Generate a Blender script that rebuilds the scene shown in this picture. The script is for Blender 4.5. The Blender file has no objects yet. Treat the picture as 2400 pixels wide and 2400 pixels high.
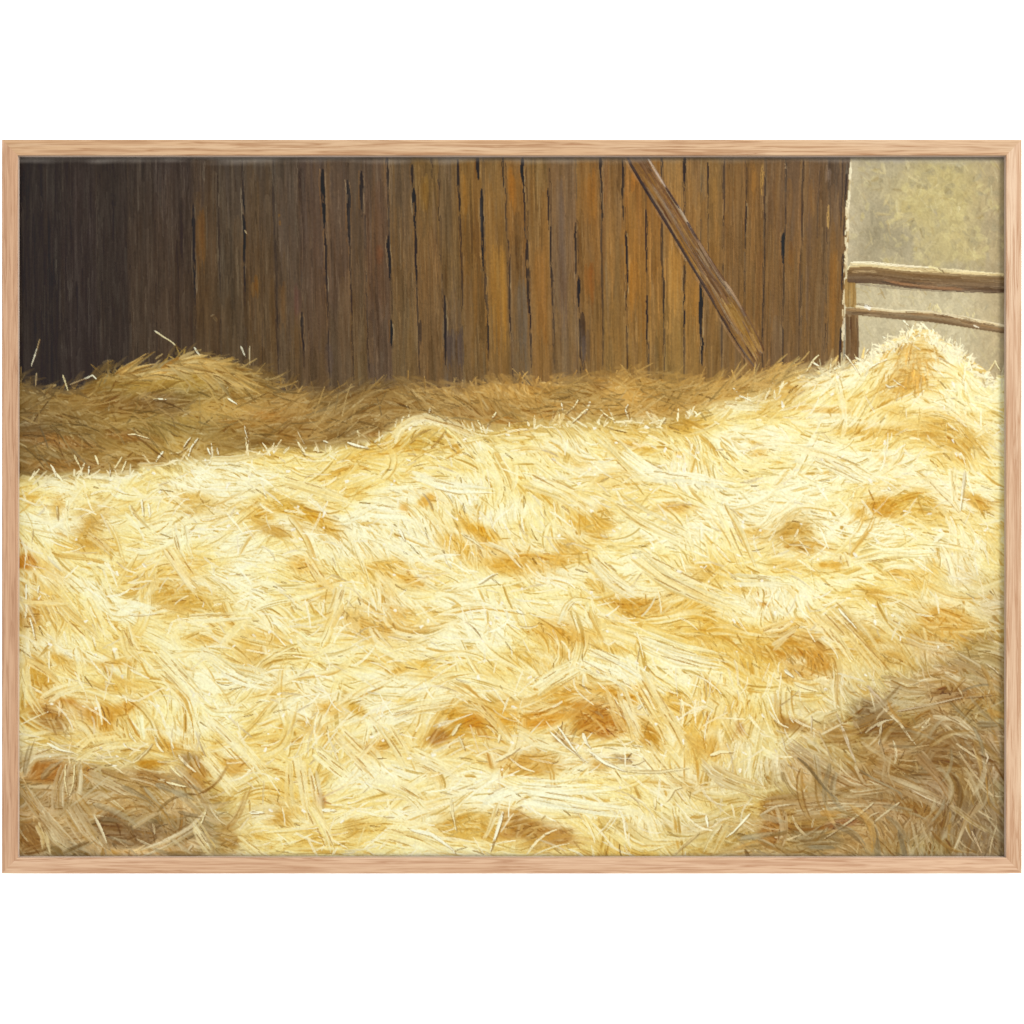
import bpy, math
import numpy as np

# ------------------------------------------------------------------ camera, light, exposure
S = bpy.context.scene
C = S.collection
PX = 0.0004              # metres per photograph pixel on the front plane of the frame
D = 1.60                 # camera distance to the front of the frame
ZC = 1.5                 # height of the picture's middle
REC = 0.0060             # canvas lies this far behind the front of the frame
DEPTH = 0.020            # depth of the frame
K_LIGHT = 2.95            # brightness of a white matte surface under these lamps

cam_data = bpy.data.cameras.new('camera')
cam = bpy.data.objects.new('camera', cam_data)
C.objects.link(cam)
cam.location = (0, -D, ZC)
cam.rotation_euler = (math.radians(90), 0, 0)
cam_data.sensor_width = 36
cam_data.lens = 36 * D / (2400 * PX)
cam_data.clip_end = 100
S.camera = cam

world = bpy.data.worlds.new('World')
S.world = world
world.use_nodes = True
wn = world.node_tree.nodes
wl = world.node_tree.links
wn.clear()
w_out = wn.new('ShaderNodeOutputWorld')
w_bg = wn.new('ShaderNodeBackground')
w_tc = wn.new('ShaderNodeTexCoord')
w_dot = wn.new('ShaderNodeVectorMath'); w_dot.operation = 'DOT_PRODUCT'
w_dot.inputs[1].default_value = (0, -1, 0)
w_map = wn.new('ShaderNodeMapRange')
w_map.interpolation_type = 'SMOOTHSTEP'
w_map.inputs['From Min'].default_value = 0.995
w_map.inputs['From Max'].default_value = 0.88
w_map.inputs['To Min'].default_value = 0.25
w_map.inputs['To Max'].default_value = 2.45
w_bg.inputs['Color'].default_value = (1.0, 1.0, 0.985, 1)
wl.new(w_tc.outputs['Generated'], w_dot.inputs[0])
wl.new(w_dot.outputs['Value'], w_map.inputs['Value'])
wl.new(w_map.outputs['Result'], w_bg.inputs['Strength'])
wl.new(w_bg.outputs['Background'], w_out.inputs['Surface'])

def area(name, loc, target, size, power):
    d = bpy.data.lights.new(name, 'AREA')
    d.shape = 'SQUARE'; d.size = size; d.energy = power
    d.color = (1.0, 0.985, 0.955)
    o = bpy.data.objects.new(name, d)
    C.objects.link(o)
    o.location = loc
    v = [t - l for t, l in zip(target, loc)]
    import mathutils
    o.rotation_euler = mathutils.Vector(v).to_track_quat('-Z', 'Y').to_euler()
    return o
area('softbox_lamp', (4.4, -4.4, ZC + 2.9), (0, 0, ZC), 1.7, 660)

vs = S.view_settings
vs.view_transform = 'Standard'
vs.look = 'None'
vs.exposure = 0.0
vs.gamma = 1.0
vs.use_curve_mapping = False

# ------------------------------------------------------------------ small helpers
rng = np.random.default_rng(11)

def s2l(c):
    c = np.clip(np.asarray(c, dtype=np.float32), 0, 1)
    return np.where(c <= 0.04045, c / 12.92, ((c + 0.055) / 1.055) ** 2.4)

def link_obj(name, mesh, parent=None):
    o = bpy.data.objects.new(name, mesh)
    C.objects.link(o)
    if parent is not None:
        o.parent = parent
    return o

def mat(name):
    m = bpy.data.materials.new(name)
    m.use_nodes = True
    return m, m.node_tree.nodes, m.node_tree.links, m.node_tree.nodes['Principled BSDF']

# ------------------------------------------------------------------ the wall
m_wall, n, l, b = mat('white_wall_paint')
b.inputs['Roughness'].default_value = 0.9
b.inputs['Specular IOR Level'].default_value = 0.1
nz = n.new('ShaderNodeTexNoise'); nz.inputs['Scale'].default_value = 300
rp = n.new('ShaderNodeValToRGB')
rp.color_ramp.elements[0].color = (0.93, 0.93, 0.93, 1)
rp.color_ramp.elements[1].color = (0.95, 0.95, 0.95, 1)
l.new(nz.outputs['Fac'], rp.inputs['Fac']); l.new(rp.outputs['Color'], b.inputs['Base Color'])
me = bpy.data.meshes.new('wall')
yw = DEPTH + 0.0005
me.from_pydata([(-4, yw, -2), (4, yw, -2), (4, yw, 5), (-4, yw, 5),
                (-4, yw + .1, -2), (4, yw + .1, -2), (4, yw + .1, 5), (-4, yw + .1, 5)], [],
               [(0, 1, 2, 3), (7, 6, 5, 4), (0, 4, 5, 1), (1, 5, 6, 2), (2, 6, 7, 3), (3, 7, 4, 0)])
me.materials.append(m_wall)
wall = link_obj('wall', me)
wall['kind'] = 'structure'
wall['label'] = 'plain bright white wall behind the framed picture'
wall['category'] = 'wall'

# ------------------------------------------------------------------ the framed picture
picture = bpy.data.objects.new('framed_picture', None)
C.objects.link(picture)
FX0, FX1, FY0, FY1 = 3.5, 2395.7, 326.5, 2048.0      # outer edges of the frame in photo pixels
IX0, IX1, IY0, IY1 = 41.0, 2357.0, 363.3, 2010.0     # inner edges of the frame face
picture.location = (0, DEPTH, ZC + (1200 - FY1) * PX)
picture['label'] = 'oil painting of straw before a plank barn in a pale oak frame'
picture['category'] = 'framed picture'
BASE = np.array(picture.location[:])

# ---- frame rails, each modelled along its own X axis and turned into place
def wood(name, base, light, dark, seed):
    m, n, l, b = mat(name)
    b.inputs['Roughness'].default_value = 0.55
    b.inputs['Specular IOR Level'].default_value = 0.25
    tc = n.new('ShaderNodeTexCoord')
    def mapped(sx, sy, sz, off):
        mp = n.new('ShaderNodeMapping')
        mp.inputs['Scale'].default_value = (sx, sy, sz)
        mp.inputs['Location'].default_value = (off + seed * 3.7, seed * 1.3, off * 2.1)
        l.new(tc.outputs['Object'], mp.inputs['Vector'])
        return mp
    def noise(mp, scale, detail, dist):
        t = n.new('ShaderNodeTexNoise')
        t.inputs['Scale'].default_value = scale
        t.inputs['Detail'].default_value = detail
        t.inputs['Distortion'].default_value = dist
        l.new(mp.outputs['Vector'], t.inputs['Vector'])
        return t
    def ramp(src, stops):
        r = n.new('ShaderNodeValToRGB')
        e = r.color_ramp.elements
        e[0].position, e[0].color = stops[0][0], (*[stops[0][1]] * 3, 1)
        e[1].position, e[1].color = stops[-1][0], (*[stops[-1][1]] * 3, 1)
        for p, v in stops[1:-1]:
            q = e.new(p); q.color = (v, v, v, 1)
        l.new(src, r.inputs['Fac'])
        return r
    def mixc(fac, a, bcol):
        x = n.new('ShaderNodeMix'); x.data_type = 'RGBA'
        l.new(fac, x.inputs['Factor'])
        for sock, v in ((x.inputs[6], a), (x.inputs[7], bcol)):
            if isinstance(v, tuple): sock.default_value = (*v, 1)
            else: l.new(v, sock)
        return x.outputs[2]
    broad = noise(mapped(2.2, 60, 60, 0), 1.6, 3, 0.6)       # broad bands
    mid = noise(mapped(5, 170, 170, 5), 2.0, 4, 1.0)         # growth lines
    fine = noise(mapped(28, 900, 900, 9), 1.4, 3, 0.2)       # pores
    c = mixc(ramp(broad.outputs['Fac'], [(0.32, 0), (0.68, 1)]).outputs['Color'], base, light)
    c = mixc(ramp(mid.outputs['Fac'], [(0.46, 0), (0.55, .5), (0.60, .95), (0.66, .2)]).outputs['Color'], c, dark)
    c = mixc(ramp(fine.outputs['Fac'], [(0.50, 0), (0.72, .55)]).outputs['Color'], c, dark)
    l.new(c, b.inputs['Base Color'])
    bp = n.new('ShaderNodeBump')
    bp.inputs['Strength'].default_value = 0.25
    bp.inputs['Distance'].default_value = 0.0006
    l.new(fine.outputs['Fac'], bp.inputs['Height'])
    l.new(bp.outputs['Normal'], b.inputs['Normal'])
    return m

def tgt(r, g, bl):
    v = s2l(np.array([r, g, bl]) / 255.0) / K_LIGHT
    return tuple(float(x) for x in v)

# profile across the rail: (distance from the outer edge 0..1 of the face width, depth behind the front)
BV = 0.0011
m_lip = wood('oak_lip', tgt(236, 208, 188), tgt(242, 216, 198), tgt(222, 190, 166), 6)
def rail(name, p0, p1, inward, wface, m):
    """p0, p1: outer corners (x, z) in metres; inward: unit (x, z) towards the middle; wface: face width."""
    p0 = np.array(p0); p1 = np.array(p1); inward = np.array(inward)
    L = np.linalg.norm(p1 - p0)
    prof = [(0, DEPTH), (0, BV), (BV * .3, BV * .3), (BV, 0), (wface - BV * .8, 0), (wface - BV * .25, BV * .2),
            (wface, BV * .8), (wface, REC + 0.002), (wface - 0.006, REC + 0.002), (wface - 0.006, DEPTH)]
    verts, faces = [], []
    ux = np.array([1.0, 0.0]); side = 1.0
    nseg = 24
    for i in range(nseg + 1):
        t = i / nseg
        for a, d in prof:
            x = a + (L - 2 * a) * t                     # mitred ends
            verts.append((x, d, a))
    k = len(prof)
    for i in range(nseg):
        for j in range(k):
            j2 = (j + 1) % k
            faces.append((i * k + j, (i + 1) * k + j, (i + 1) * k + j2, i * k + j2))
    faces.append(tuple(range(k)))
    faces.append(tuple(nseg * k + j for j in reversed(range(k))))
    me = bpy.data.meshes.new(name)
    me.from_pydata(verts, [], faces)
    me.validate(); me.update()
    import bmesh
    bm = bmesh.new(); bm.from_mesh(me)
    bmesh.ops.recalc_face_normals(bm, faces=bm.faces)
    bm.to_mesh(me); bm.free()
    me.materials.append(m); me.materials.append(m_lip)
    for f in me.polygons:
        ys = [me.vertices[v].co for v in f.vertices]
        if len(ys) == 4 and min(v.z for v in ys) > wface - 1e-5 and max(v.y for v in ys) > .003: f.material_index = 1
    o = link_obj('frame_rail', me, picture)
    # local X runs along the rail, local Z points inward
    import mathutils
    xa = mathutils.Vector(((p1 - p0)[0] / L, 0, (p1 - p0)[1] / L))
    za = mathutils.Vector((inward[0], 0, inward[1]))
    ya = za.cross(xa)
    if ya.y < 0:                                        # keep depth pointing to the wall
        raise ValueError('rail handedness')
    M = mathutils.Matrix((xa, ya, za)).transposed().to_4x4()
    M.translation = (p0[0] - BASE[0], -BASE[1], p0[1] - BASE[2])
    o.matrix_local = M
    return o

def P(x, y):
    return ((x - 1200) * PX, ZC + (1200 - y) * PX)
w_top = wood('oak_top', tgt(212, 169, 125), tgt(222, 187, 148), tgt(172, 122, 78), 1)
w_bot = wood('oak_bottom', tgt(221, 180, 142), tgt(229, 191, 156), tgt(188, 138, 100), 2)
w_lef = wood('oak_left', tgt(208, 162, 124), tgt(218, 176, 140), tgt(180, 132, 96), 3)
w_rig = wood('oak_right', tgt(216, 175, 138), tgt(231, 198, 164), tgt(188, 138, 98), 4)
wx = ((IX0 - FX0) + (FX1 - IX1)) / 2 * PX
wy = ((IY0 - FY0) + (FY1 - IY1)) / 2 * PX
wf = (wx + wy) / 2
rail('frame_rail', P(FX1, FY0), P(FX0, FY0), (0, -1), wf, w_top)
rail('frame_rail', P(FX0, FY1), P(FX1, FY1), (0, 1), wf, w_bot)
rail('frame_rail', P(FX0, FY0), P(FX0, FY1), (1, 0), wf, w_lef)
rail('frame_rail', P(FX1, FY1), P(FX1, FY0), (-1, 0), wf, w_rig)

# ------------------------------------------------------------------ the painting: brush strokes laid in pigment and relief
ST = 1.5                                   # photo pixels per paint sample
CX0, CX1, CY0, CY1 = 38.0, 2360.0, 360.0, 2013.0
NW = int((CX1 - CX0) / ST) + 1
NH = int((CY1 - CY0) / ST) + 1
COL = np.zeros((NH, NW, 3), np.float32)    # display-referred 0..1 pigment colour
HGT = np.zeros((NH, NW), np.float32)       # paint thickness, 0..1
RID = np.zeros((NH, NW), np.int8)          # which painted thing the paint belongs to
STRAW, BARN, BEAM, RAIL1, RAIL2, POST, LAND = range(7)

def blurred(shape, sy, sx, seed):
    r = np.random.default_rng(seed)
    a = r.standard_normal(shape)
    fy = np.fft.fftfreq(shape[0])[:, None]; fx = np.fft.rfftfreq(shape[1])[None, :]
    f = np.fft.rfft2(a) * np.exp(-2 * (math.pi ** 2) * ((fy * sy) ** 2 + (fx * sx) ** 2))
    o = np.fft.irfft2(f, s=shape)
    return ((o - o.mean()) / o.std()).astype(np.float32)

TN, TM = 2048, 1024
BR = blurred((TN, TM), 26, 1.5, 1) * 0.8 + blurred((TN, TM), 60, 3.4, 2) * 0.6
GRV = np.clip((blurred((TN, TM), 34, 1.25, 4) - .95) * 1.3, 0, 1)
DRY = blurred((TN, TM), 9, 1.1, 3)

def paint(xs, ys, w, col, rid, amp=0.5, alpha=1.0, h=0.6, taper=0.5, dry=0.5, light=None, dark=None, hl=.55, plan=0.0, groove=0.0):
    """One brush stroke along the polyline xs, ys (photo pixels), w wide."""
    xs = np.asarray(xs, np.float32); ys = np.asarray(ys, np.float32)
    seg = np.hypot(np.diff(xs), np.diff(ys))
    cum = np.concatenate([[0], np.cumsum(seg)]); L = cum[-1]
    if L < 2: return
    q = ST * 0.68
    ns = max(3, int(L / q)); nv = max(2, int(w / q))
    if ns > TN - 2 or nv > TM - 2: return
    t = np.linspace(0, L, ns, dtype=np.float32)
    cx = np.interp(t, cum, xs); cy = np.interp(t, cum, ys)
    if len(xs) > 2 and ns > 12:                          # soften the joints
        k = max(3, ns // (2 * len(xs)) | 1); ker = np.ones(k) / k
        cx = np.convolve(np.pad(cx, k // 2, 'edge'), ker, 'valid')
        cy = np.convolve(np.pad(cy, k // 2, 'edge'), ker, 'valid')
    tx = np.gradient(cx); ty = np.gradient(cy)
    m = np.hypot(tx, ty) + 1e-6
    nx = -ty / m; ny = tx / m
    u = t / L
    prof = np.minimum(1, np.minimum(u / max(.02, taper * .35), (1 - u) / max(.02, taper)))
    prof = np.sqrt(np.clip(prof, 0, 1)) * (w / 2)
    v = np.linspace(-1, 1, nv, dtype=np.float32)
    X = cx[:, None] + (nx * prof)[:, None] * v
    Y = cy[:, None] + (ny * prof)[:, None] * v
    ix = ((X - CX0) / ST).astype(np.int32); iy = ((Y - CY0) / ST).astype(np.int32)
    si = int(rng.integers(0, TN - ns)); vi = int(rng.integers(0, TM - nv))
    T = BR[si:si + ns, vi:vi + nv]
    A = np.full((ns, nv), alpha, np.float32)
    if nv > 3: A = A * np.clip((1.05 - np.abs(v)) * 3.5, 0, 1)
    if dry > 0:
        lim = dry * 2.6 * np.clip((u - .45) / .55, 0, 1) ** 1.5 + dry * 1.0 * np.clip((.12 - u) / .12, 0, 1)
        A = A * np.clip((DRY[si:si + ns, vi:vi + nv] + 2.0 - lim[:, None] * 1.5) * 1.6, 0, 1)
    ok = (ix >= 0) & (iy >= 0) & (ix < NW) & (iy < NH) & (A > .02)
    if rid == BARN: ok &= X < BARN_X1(Y) + EDGE
    ix = ix[ok]; iy = iy[ok]; a = A[ok][:, None]; T = T[ok]
    if not len(ix): return
    col = np.asarray(col, np.float32)
    gain = 1.0
    if plan > 0: col = col * (1 - plan) + PLAN[iy, ix] * plan * gain
    li = np.asarray(light, np.float32) if light is not None else col + (np.array([1, .98, .83], np.float32) - col) * hl
    dk = np.asarray(dark, np.float32) if dark is not None else col * np.array([.72, .62, .46], np.float32)
    f = np.where(T > 0, T * amp, -amp * .55 * np.abs(T) ** 1.7)
    f = np.clip(f, -1, 1)[:, None]
    c = np.where(f > 0, col + (li - col) * f, col + (dk - col) * -f)
    if groove > 0:
        gv = GRV[si:si + ns, vi:vi + nv][ok][:, None] * groove
        c = c + (c * (GROOVE_TINT if lum_(col) < .62 else GROOVE_LIT) - c) * gv
    COL[iy, ix] = COL[iy, ix] * (1 - a) + c * a
    hh = h * (0.55 + 0.25 * np.clip(T, -1.6, 1.6))
    if groove > 0: hh = hh * (1 - .8 * gv[:, 0])
    HGT[iy, ix] = HGT[iy, ix] * (1 - a[:, 0]) + (hh + HGT[iy, ix] * .25) * a[:, 0]
    hard = a[:, 0] > .5
    RID[iy[hard], ix[hard]] = rid

EDGE = 0.0
GROOVE_LIT = np.array([.80, .70, .45], np.float32)
def lum_(c):
    return float(np.mean(c[..., 0] * .3 + c[..., 1] * .59 + c[..., 2] * .11))
GROOVE_TINT = np.array([.72, .60, .37], np.float32)
def rgb(*c):
    return np.array(c, np.float32) / 255.0

GX, GY = np.meshgrid(np.arange(NW) * ST + CX0, np.arange(NH) * ST + CY0)
GX = GX.astype(np.float32); GY = GY.astype(np.float32)

def curve(pts):
    p = np.array(pts, np.float32)
    return lambda x: np.interp(x, p[:, 0], p[:, 1])

BARN_X1 = curve([(360, 1994), (470, 1987), (560, 1984), (700, 1979), (900, 1974)])   # barn's right edge, by y
STRAW_TOP = curve([(38, 885), (87, 919), (158, 916), (189, 907), (214, 884), (242, 862), (288, 872), (344, 874), (382, 856),
                   (419, 836), (459, 836), (506, 850), (583, 860), (640, 886), (667, 907), (698, 917), (775, 921), (837, 912),
                   (946, 892), (1008, 902), (1086, 902), (1148, 886), (1220, 888), (1262, 896), (1302, 890), (1386, 884),
                   (1448, 872), (1504, 880), (1604, 890), (1650, 898), (1735, 888), (1785, 879), (1806, 864), (1867, 870),
                   (1904, 876), (1929, 860), (1975, 860), (2019, 850), (2053, 822), (2090, 797), (2137, 775), (2160, 766), (2199, 790),
                   (2240, 812), (2277, 847), (2302, 884), (2330, 880), (2360, 862)])
SUN_TOP = curve([(38, 1118), (133, 1116), (195, 1112), (320, 1105), (335, 1088), (413, 1082), (568, 1062), (640, 1050), (713, 1053),
                 (806, 1045), (884, 1031), (918, 1006), (946, 983), (1024, 980), (1061, 1000), (1148, 1006), (1220, 994),
                 (1293, 990), (1417, 986), (1573, 986), (1619, 967), (1697, 942), (1728, 930), (1780, 936), (1811, 921),
                 (1867, 880), (1904, 880), (1929, 862), (1975, 862), (2019, 852), (2053, 824), (2090, 797), (2137, 775), (2160, 766),
                 (2199, 790), (2240, 812), (2277, 847), (2302, 884), (2330, 880), (2360, 862)])

# ---- 1  the misty land beyond the fence
land_c = rgb(178, 165, 132)
COL[:] = land_c; RID[:] = LAND
ln = blurred((NH, NW), 45, 45, 21) * .6 + blurred((NH, NW), 14, 14, 22) * .5
lm = np.exp(-(((GX - 2220) / 110) ** 2 + ((GY - 480) / 130) ** 2)) * 1.1 + np.exp(-(((GX - 2270) / 60) ** 2 + ((GY - 590) / 45) ** 2)) * .6 \
    + np.exp(-(((GX - 2110) / 40) ** 2 + ((GY - 500) / 40) ** 2)) * .5 - np.exp(-(((GX - 2090) / 60) ** 2 + ((GY - 555) / 45) ** 2)) * .9 \
    - np.exp(-(((GX - 2060) / 50) ** 2 + ((GY - 500) / 40) ** 2)) * .3
lm = np.clip(lm + ln * .28, -1, 1.2)
lowm = np.clip((GY - 655) / 40, 0, 1)
rgt = np.clip((GX - 2250) / 100, 0, 1)
land = land_c + np.clip(lm, 0, 1.0)[..., None] * (rgb(192, 175, 120) - land_c) + np.clip(-lm, 0, 1)[..., None] * (rgb(150, 138, 108) - land_c)
land = land + lowm[..., None] * (rgb(206, 193, 156) - land) * .85
land = land + (np.clip((2040 - GX) / 50, 0, 1) * (1 - lowm))[..., None] * (rgb(200, 186, 152) - land) * .7
land = land + rgt[..., None] * (rgb(178, 152, 108) - land) * .55
for _ in range(3400):
    x = rng.uniform(1970, 2360); y = rng.uniform(362, 905)
    j, i = int((y - CY0) / ST), int((min(x, 2358) - CX0) / ST)
    a = rng.normal(1.5, .5) if rng.random() < .6 else rng.uniform(0, 3.14)
    L = rng.uniform(18, 60)
    dx, dy = math.cos(a) * L / 2, math.sin(a) * L / 2
    c = land[j, i] * rng.normal(1, .035)
    paint([x - dx, x, x + dx], [y - dy, y + rng.normal(0, 3), y + dy], rng.uniform(8, 22), c, LAND, amp=.10, alpha=.6, h=.15, hl=.4)
for x, y, a, L, w in [(2072, 396, 1.3, 30, 11), (2128, 382, 1.5, 36, 14), (2130, 412, .7, 36, 10), (2215, 390, .05, 22, 6), (2247, 390, .1, 14, 8), (2078, 470, 2.0, 34, 9),
                      (2104, 488, 1.5, 40, 11), (2102, 512, 2.6, 44, 12), (2246, 492, 1.9, 18, 9), (2265, 395, .9, 26, 5), (2060, 404, .3, 40, 7), (2150, 425, .5, 46, 4),
                      (2120, 505, .3, 32, 10), (2235, 565, 1.0, 40, 10), (2262, 585, 1.6, 40, 9), (2300, 392, 1.1, 60, 4), (2335, 385, 1.0, 60, 4), (2082, 523, 1.2, 12, 4),
                      (2150, 575, 1.3, 40, 14), (2072, 503, .1, 40, 8), (2285, 600, 1.5, 40, 7), (2180, 450, 2.4, 60, 5), (2225, 430, 2.6, 70, 5)]:
    dx, dy = math.cos(a) * L / 2, math.sin(a) * L / 2
    paint([x - dx, x + dx], [y - dy, y + dy], w, rgb(208, 190, 136) if L > 20 else rgb(236, 224, 182), LAND, amp=.3, alpha=.55, h=.4, taper=.5, dry=.7)
for _ in range(230):                                      # soft dabs of leaf light
    x = rng.normal(2190, 95); y = rng.normal(490, 85)
    if not (2010 < x < 2352 and 366 < y < 640): continue
    a = rng.uniform(0, 3.14); L = rng.uniform(10, 30)
    c = rgb(212, 197, 136) if rng.random() < .6 else rgb(162, 150, 116)
    paint([x, x + math.cos(a) * L], [y, y + math.sin(a) * L], rng.uniform(7, 20), c, LAND, amp=.3, alpha=rng.uniform(.2, .5), h=.3, taper=.5, dry=.7, hl=.3)
for _ in range(160):                                      # thin scratches of light
    x = rng.uniform(1995, 2352); y = rng.uniform(362, 860); a = rng.normal(1.2, .9); L = rng.uniform(12, 46)
    paint([x, x + math.cos(a) * L], [y, y + math.sin(a) * L], 2.2, rgb(204, 188, 138), LAND, amp=.3, alpha=.4, h=.3)

# ---- 2  the plank wall of the barn
BOARDS = [(38, (47, 40, 37), (47, 39, 36), (48, 40, 36)), (149, (54, 44, 40), (54, 44, 41), (54, 45, 42)), (231, (55, 46, 40), (52, 43, 38), (52, 43, 38)),
          (305, (60, 50, 44), (68, 55, 44), (72, 58, 45)), (366, (62, 51, 47), (70, 55, 44), (70, 54, 41)), (456, (74, 59, 48), (92, 68, 42), (78, 60, 42)),
          (515, (72, 61, 52), (80, 66, 50), (84, 67, 46)), (574, (78, 66, 54), (90, 68, 44), (88, 68, 44)), (645, (82, 70, 58), (88, 71, 56), (92, 72, 48)),
          (707, (80, 63, 54), (84, 65, 53), (100, 76, 50)), (766, (88, 71, 58), (92, 71, 54), (94, 75, 54)), (822, (85, 70, 56), (98, 76, 54), (100, 79, 50)),
          (858, (92, 72, 59), (92, 68, 52), (87, 69, 57)), (916, (100, 81, 62), (108, 82, 52), (109, 87, 55)), (976, (124, 94, 50), (120, 88, 53), (113, 85, 52)),
          (1036, (104, 84, 64), (108, 84, 52), (84, 70, 62)), (1081, (130, 96, 50), (113, 78, 38), (110, 86, 54)), (1138, (124, 95, 58), (138, 98, 47), (132, 98, 52)),
          (1192, (140, 93, 40), (113, 83, 52), (106, 88, 67)), (1240, (128, 100, 60), (142, 99, 50), (140, 102, 56)), (1294, (118, 92, 68), (108, 84, 64), (113, 91, 66)),
          (1356, (138, 97, 50), (132, 92, 46), (120, 92, 56)), (1411, (128, 93, 56), (137, 100, 54), (132, 102, 58)), (1467, (138, 95, 48), (150, 103, 46), (138, 102, 53)),
          (1517, (140, 95, 46), (148, 101, 46), (137, 105, 57)), (1554, (150, 112, 64), (160, 113, 54), (143, 115, 66)), (1604, (128, 98, 64), (152, 107, 52), (140, 105, 55)),
          (1644, (136, 105, 63), (133, 93, 46), (134, 99, 54)), (1694, (122, 89, 52), (121, 86, 48), (122, 95, 62)), (1747, (130, 91, 46), (117, 84, 47), (130, 95, 52)),
          (1791, (112, 84, 57), (116, 83, 48), (112, 85, 57)), (1839, (104, 80, 61), (120, 85, 46), (108, 83, 57)), (1880, (112, 81, 50), (108, 81, 50), (112, 85, 54)),
          (1938, (100, 80, 64), (122, 87, 46), (128, 93, 50))]
bx = [q[0] for q in BOARDS] + [1996]
_b = np.array([q[1:] for q in BOARDS], float)
_n = np.stack([np.mean(_b[max(0, i - 2):i + 3], 0) for i in range(len(_b))])
_b = _b * .66 + _n * .34
_g = _b.mean(-1, keepdims=True)
_b = _g + (_b - _g) * .94
_w = np.clip((np.array(bx[:-1]) - 700) / 500, 0, 1)[:, None, None] * np.clip((2100 - np.array(bx[:-1])) / 300, 0, 1)[:, None, None]
_b = _b * (1 + _w * np.array([.03, .025, -.02]))
BOARDS = [(q[0], *[tuple(c) for c in _b[i]]) for i, q in enumerate(BOARDS)]
def lean(y):                                             # boards lean a little towards the right going down
    return (y - 620) / 500.0
def board_x(x, y):
    return x + lean(y) * np.interp(x, [0, 300, 700, 1250, 1500, 1996], [2, 4, 14, 13, 6, -14])
for i, (x0, ct, cm, cb) in enumerate(BOARDS):
    x1 = bx[i + 1]; wd = x1 - x0
    ct, cm, cb = rgb(*ct), rgb(*cm), rgb(*cb)
    def bc(y):
        u = (y - 380) / 260.0
        return ct + (cm - ct) * np.clip(u, 0, 1) + (cb - cm) * np.clip(u - 1, 0, 1)
    edge_x = lambda y: BARN_X1(y)
    for k in range(5):                                   # ground colour of the board
        y0 = 352 + k * 125
        yy = np.array([y0 - 30, y0 + 45, y0 + 90, y0 + 165])
        xc = board_x((x0 + x1) / 2, yy)
        paint(xc, yy, wd * 1.12, bc(y0 + 65), BARN, amp=.16, alpha=1, h=.12, taper=.04, dry=0, hl=.22)
    nst = int(wd * 1.5)
    for k in range(nst):                                 # long thin bristle marks in other mixes of the same colours
        x = rng.uniform(x0 + 2, x1 - 2); y = rng.uniform(350, 900); L = rng.uniform(90, 340)
        yy = np.array([y - L / 2, y, y + L / 2])
        c = bc(y) * rng.normal(1, .045)
        s = rng.random(); br = np.clip((x0 - 250) / 800, 0, 1)
        if s < .20: c = c + (rgb(146, 102, 46) - c) * rng.uniform(.15, .45) * br
        elif s < .38: c = c + (rgb(112, 94, 78) - c) * rng.uniform(.2, .5) * (br * .8 + .1)
        elif s < .50: c = c * rng.uniform(.72, .9)
        elif s < .54: c = c + (rgb(122, 68, 36) - c) * .2 * br
        xx = board_x(x, yy) + rng.normal(0, 1.2, 3)
        paint(xx, yy, rng.uniform(5, min(24, wd * .5)), c, BARN, amp=.22, alpha=rng.uniform(.3, .65), h=.22, taper=.5, dry=.7, hl=.18)
    for k in range(int(wd * .8)):                        # hair-thin grain
        x = rng.uniform(x0, x1); y = rng.uniform(355, 900); L = rng.uniform(40, 200)
        yy = np.array([y - L / 2, y, y + L / 2])
        c = bc(y) * (rng.uniform(.62, .85) if rng.random() < .5 else rng.uniform(1.12, 1.38))
        paint(board_x(x, yy) + rng.normal(0, .8, 3), yy, rng.uniform(1.6, 2.8), c, BARN, amp=.2, alpha=.30, h=.3, dry=.5)

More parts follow.
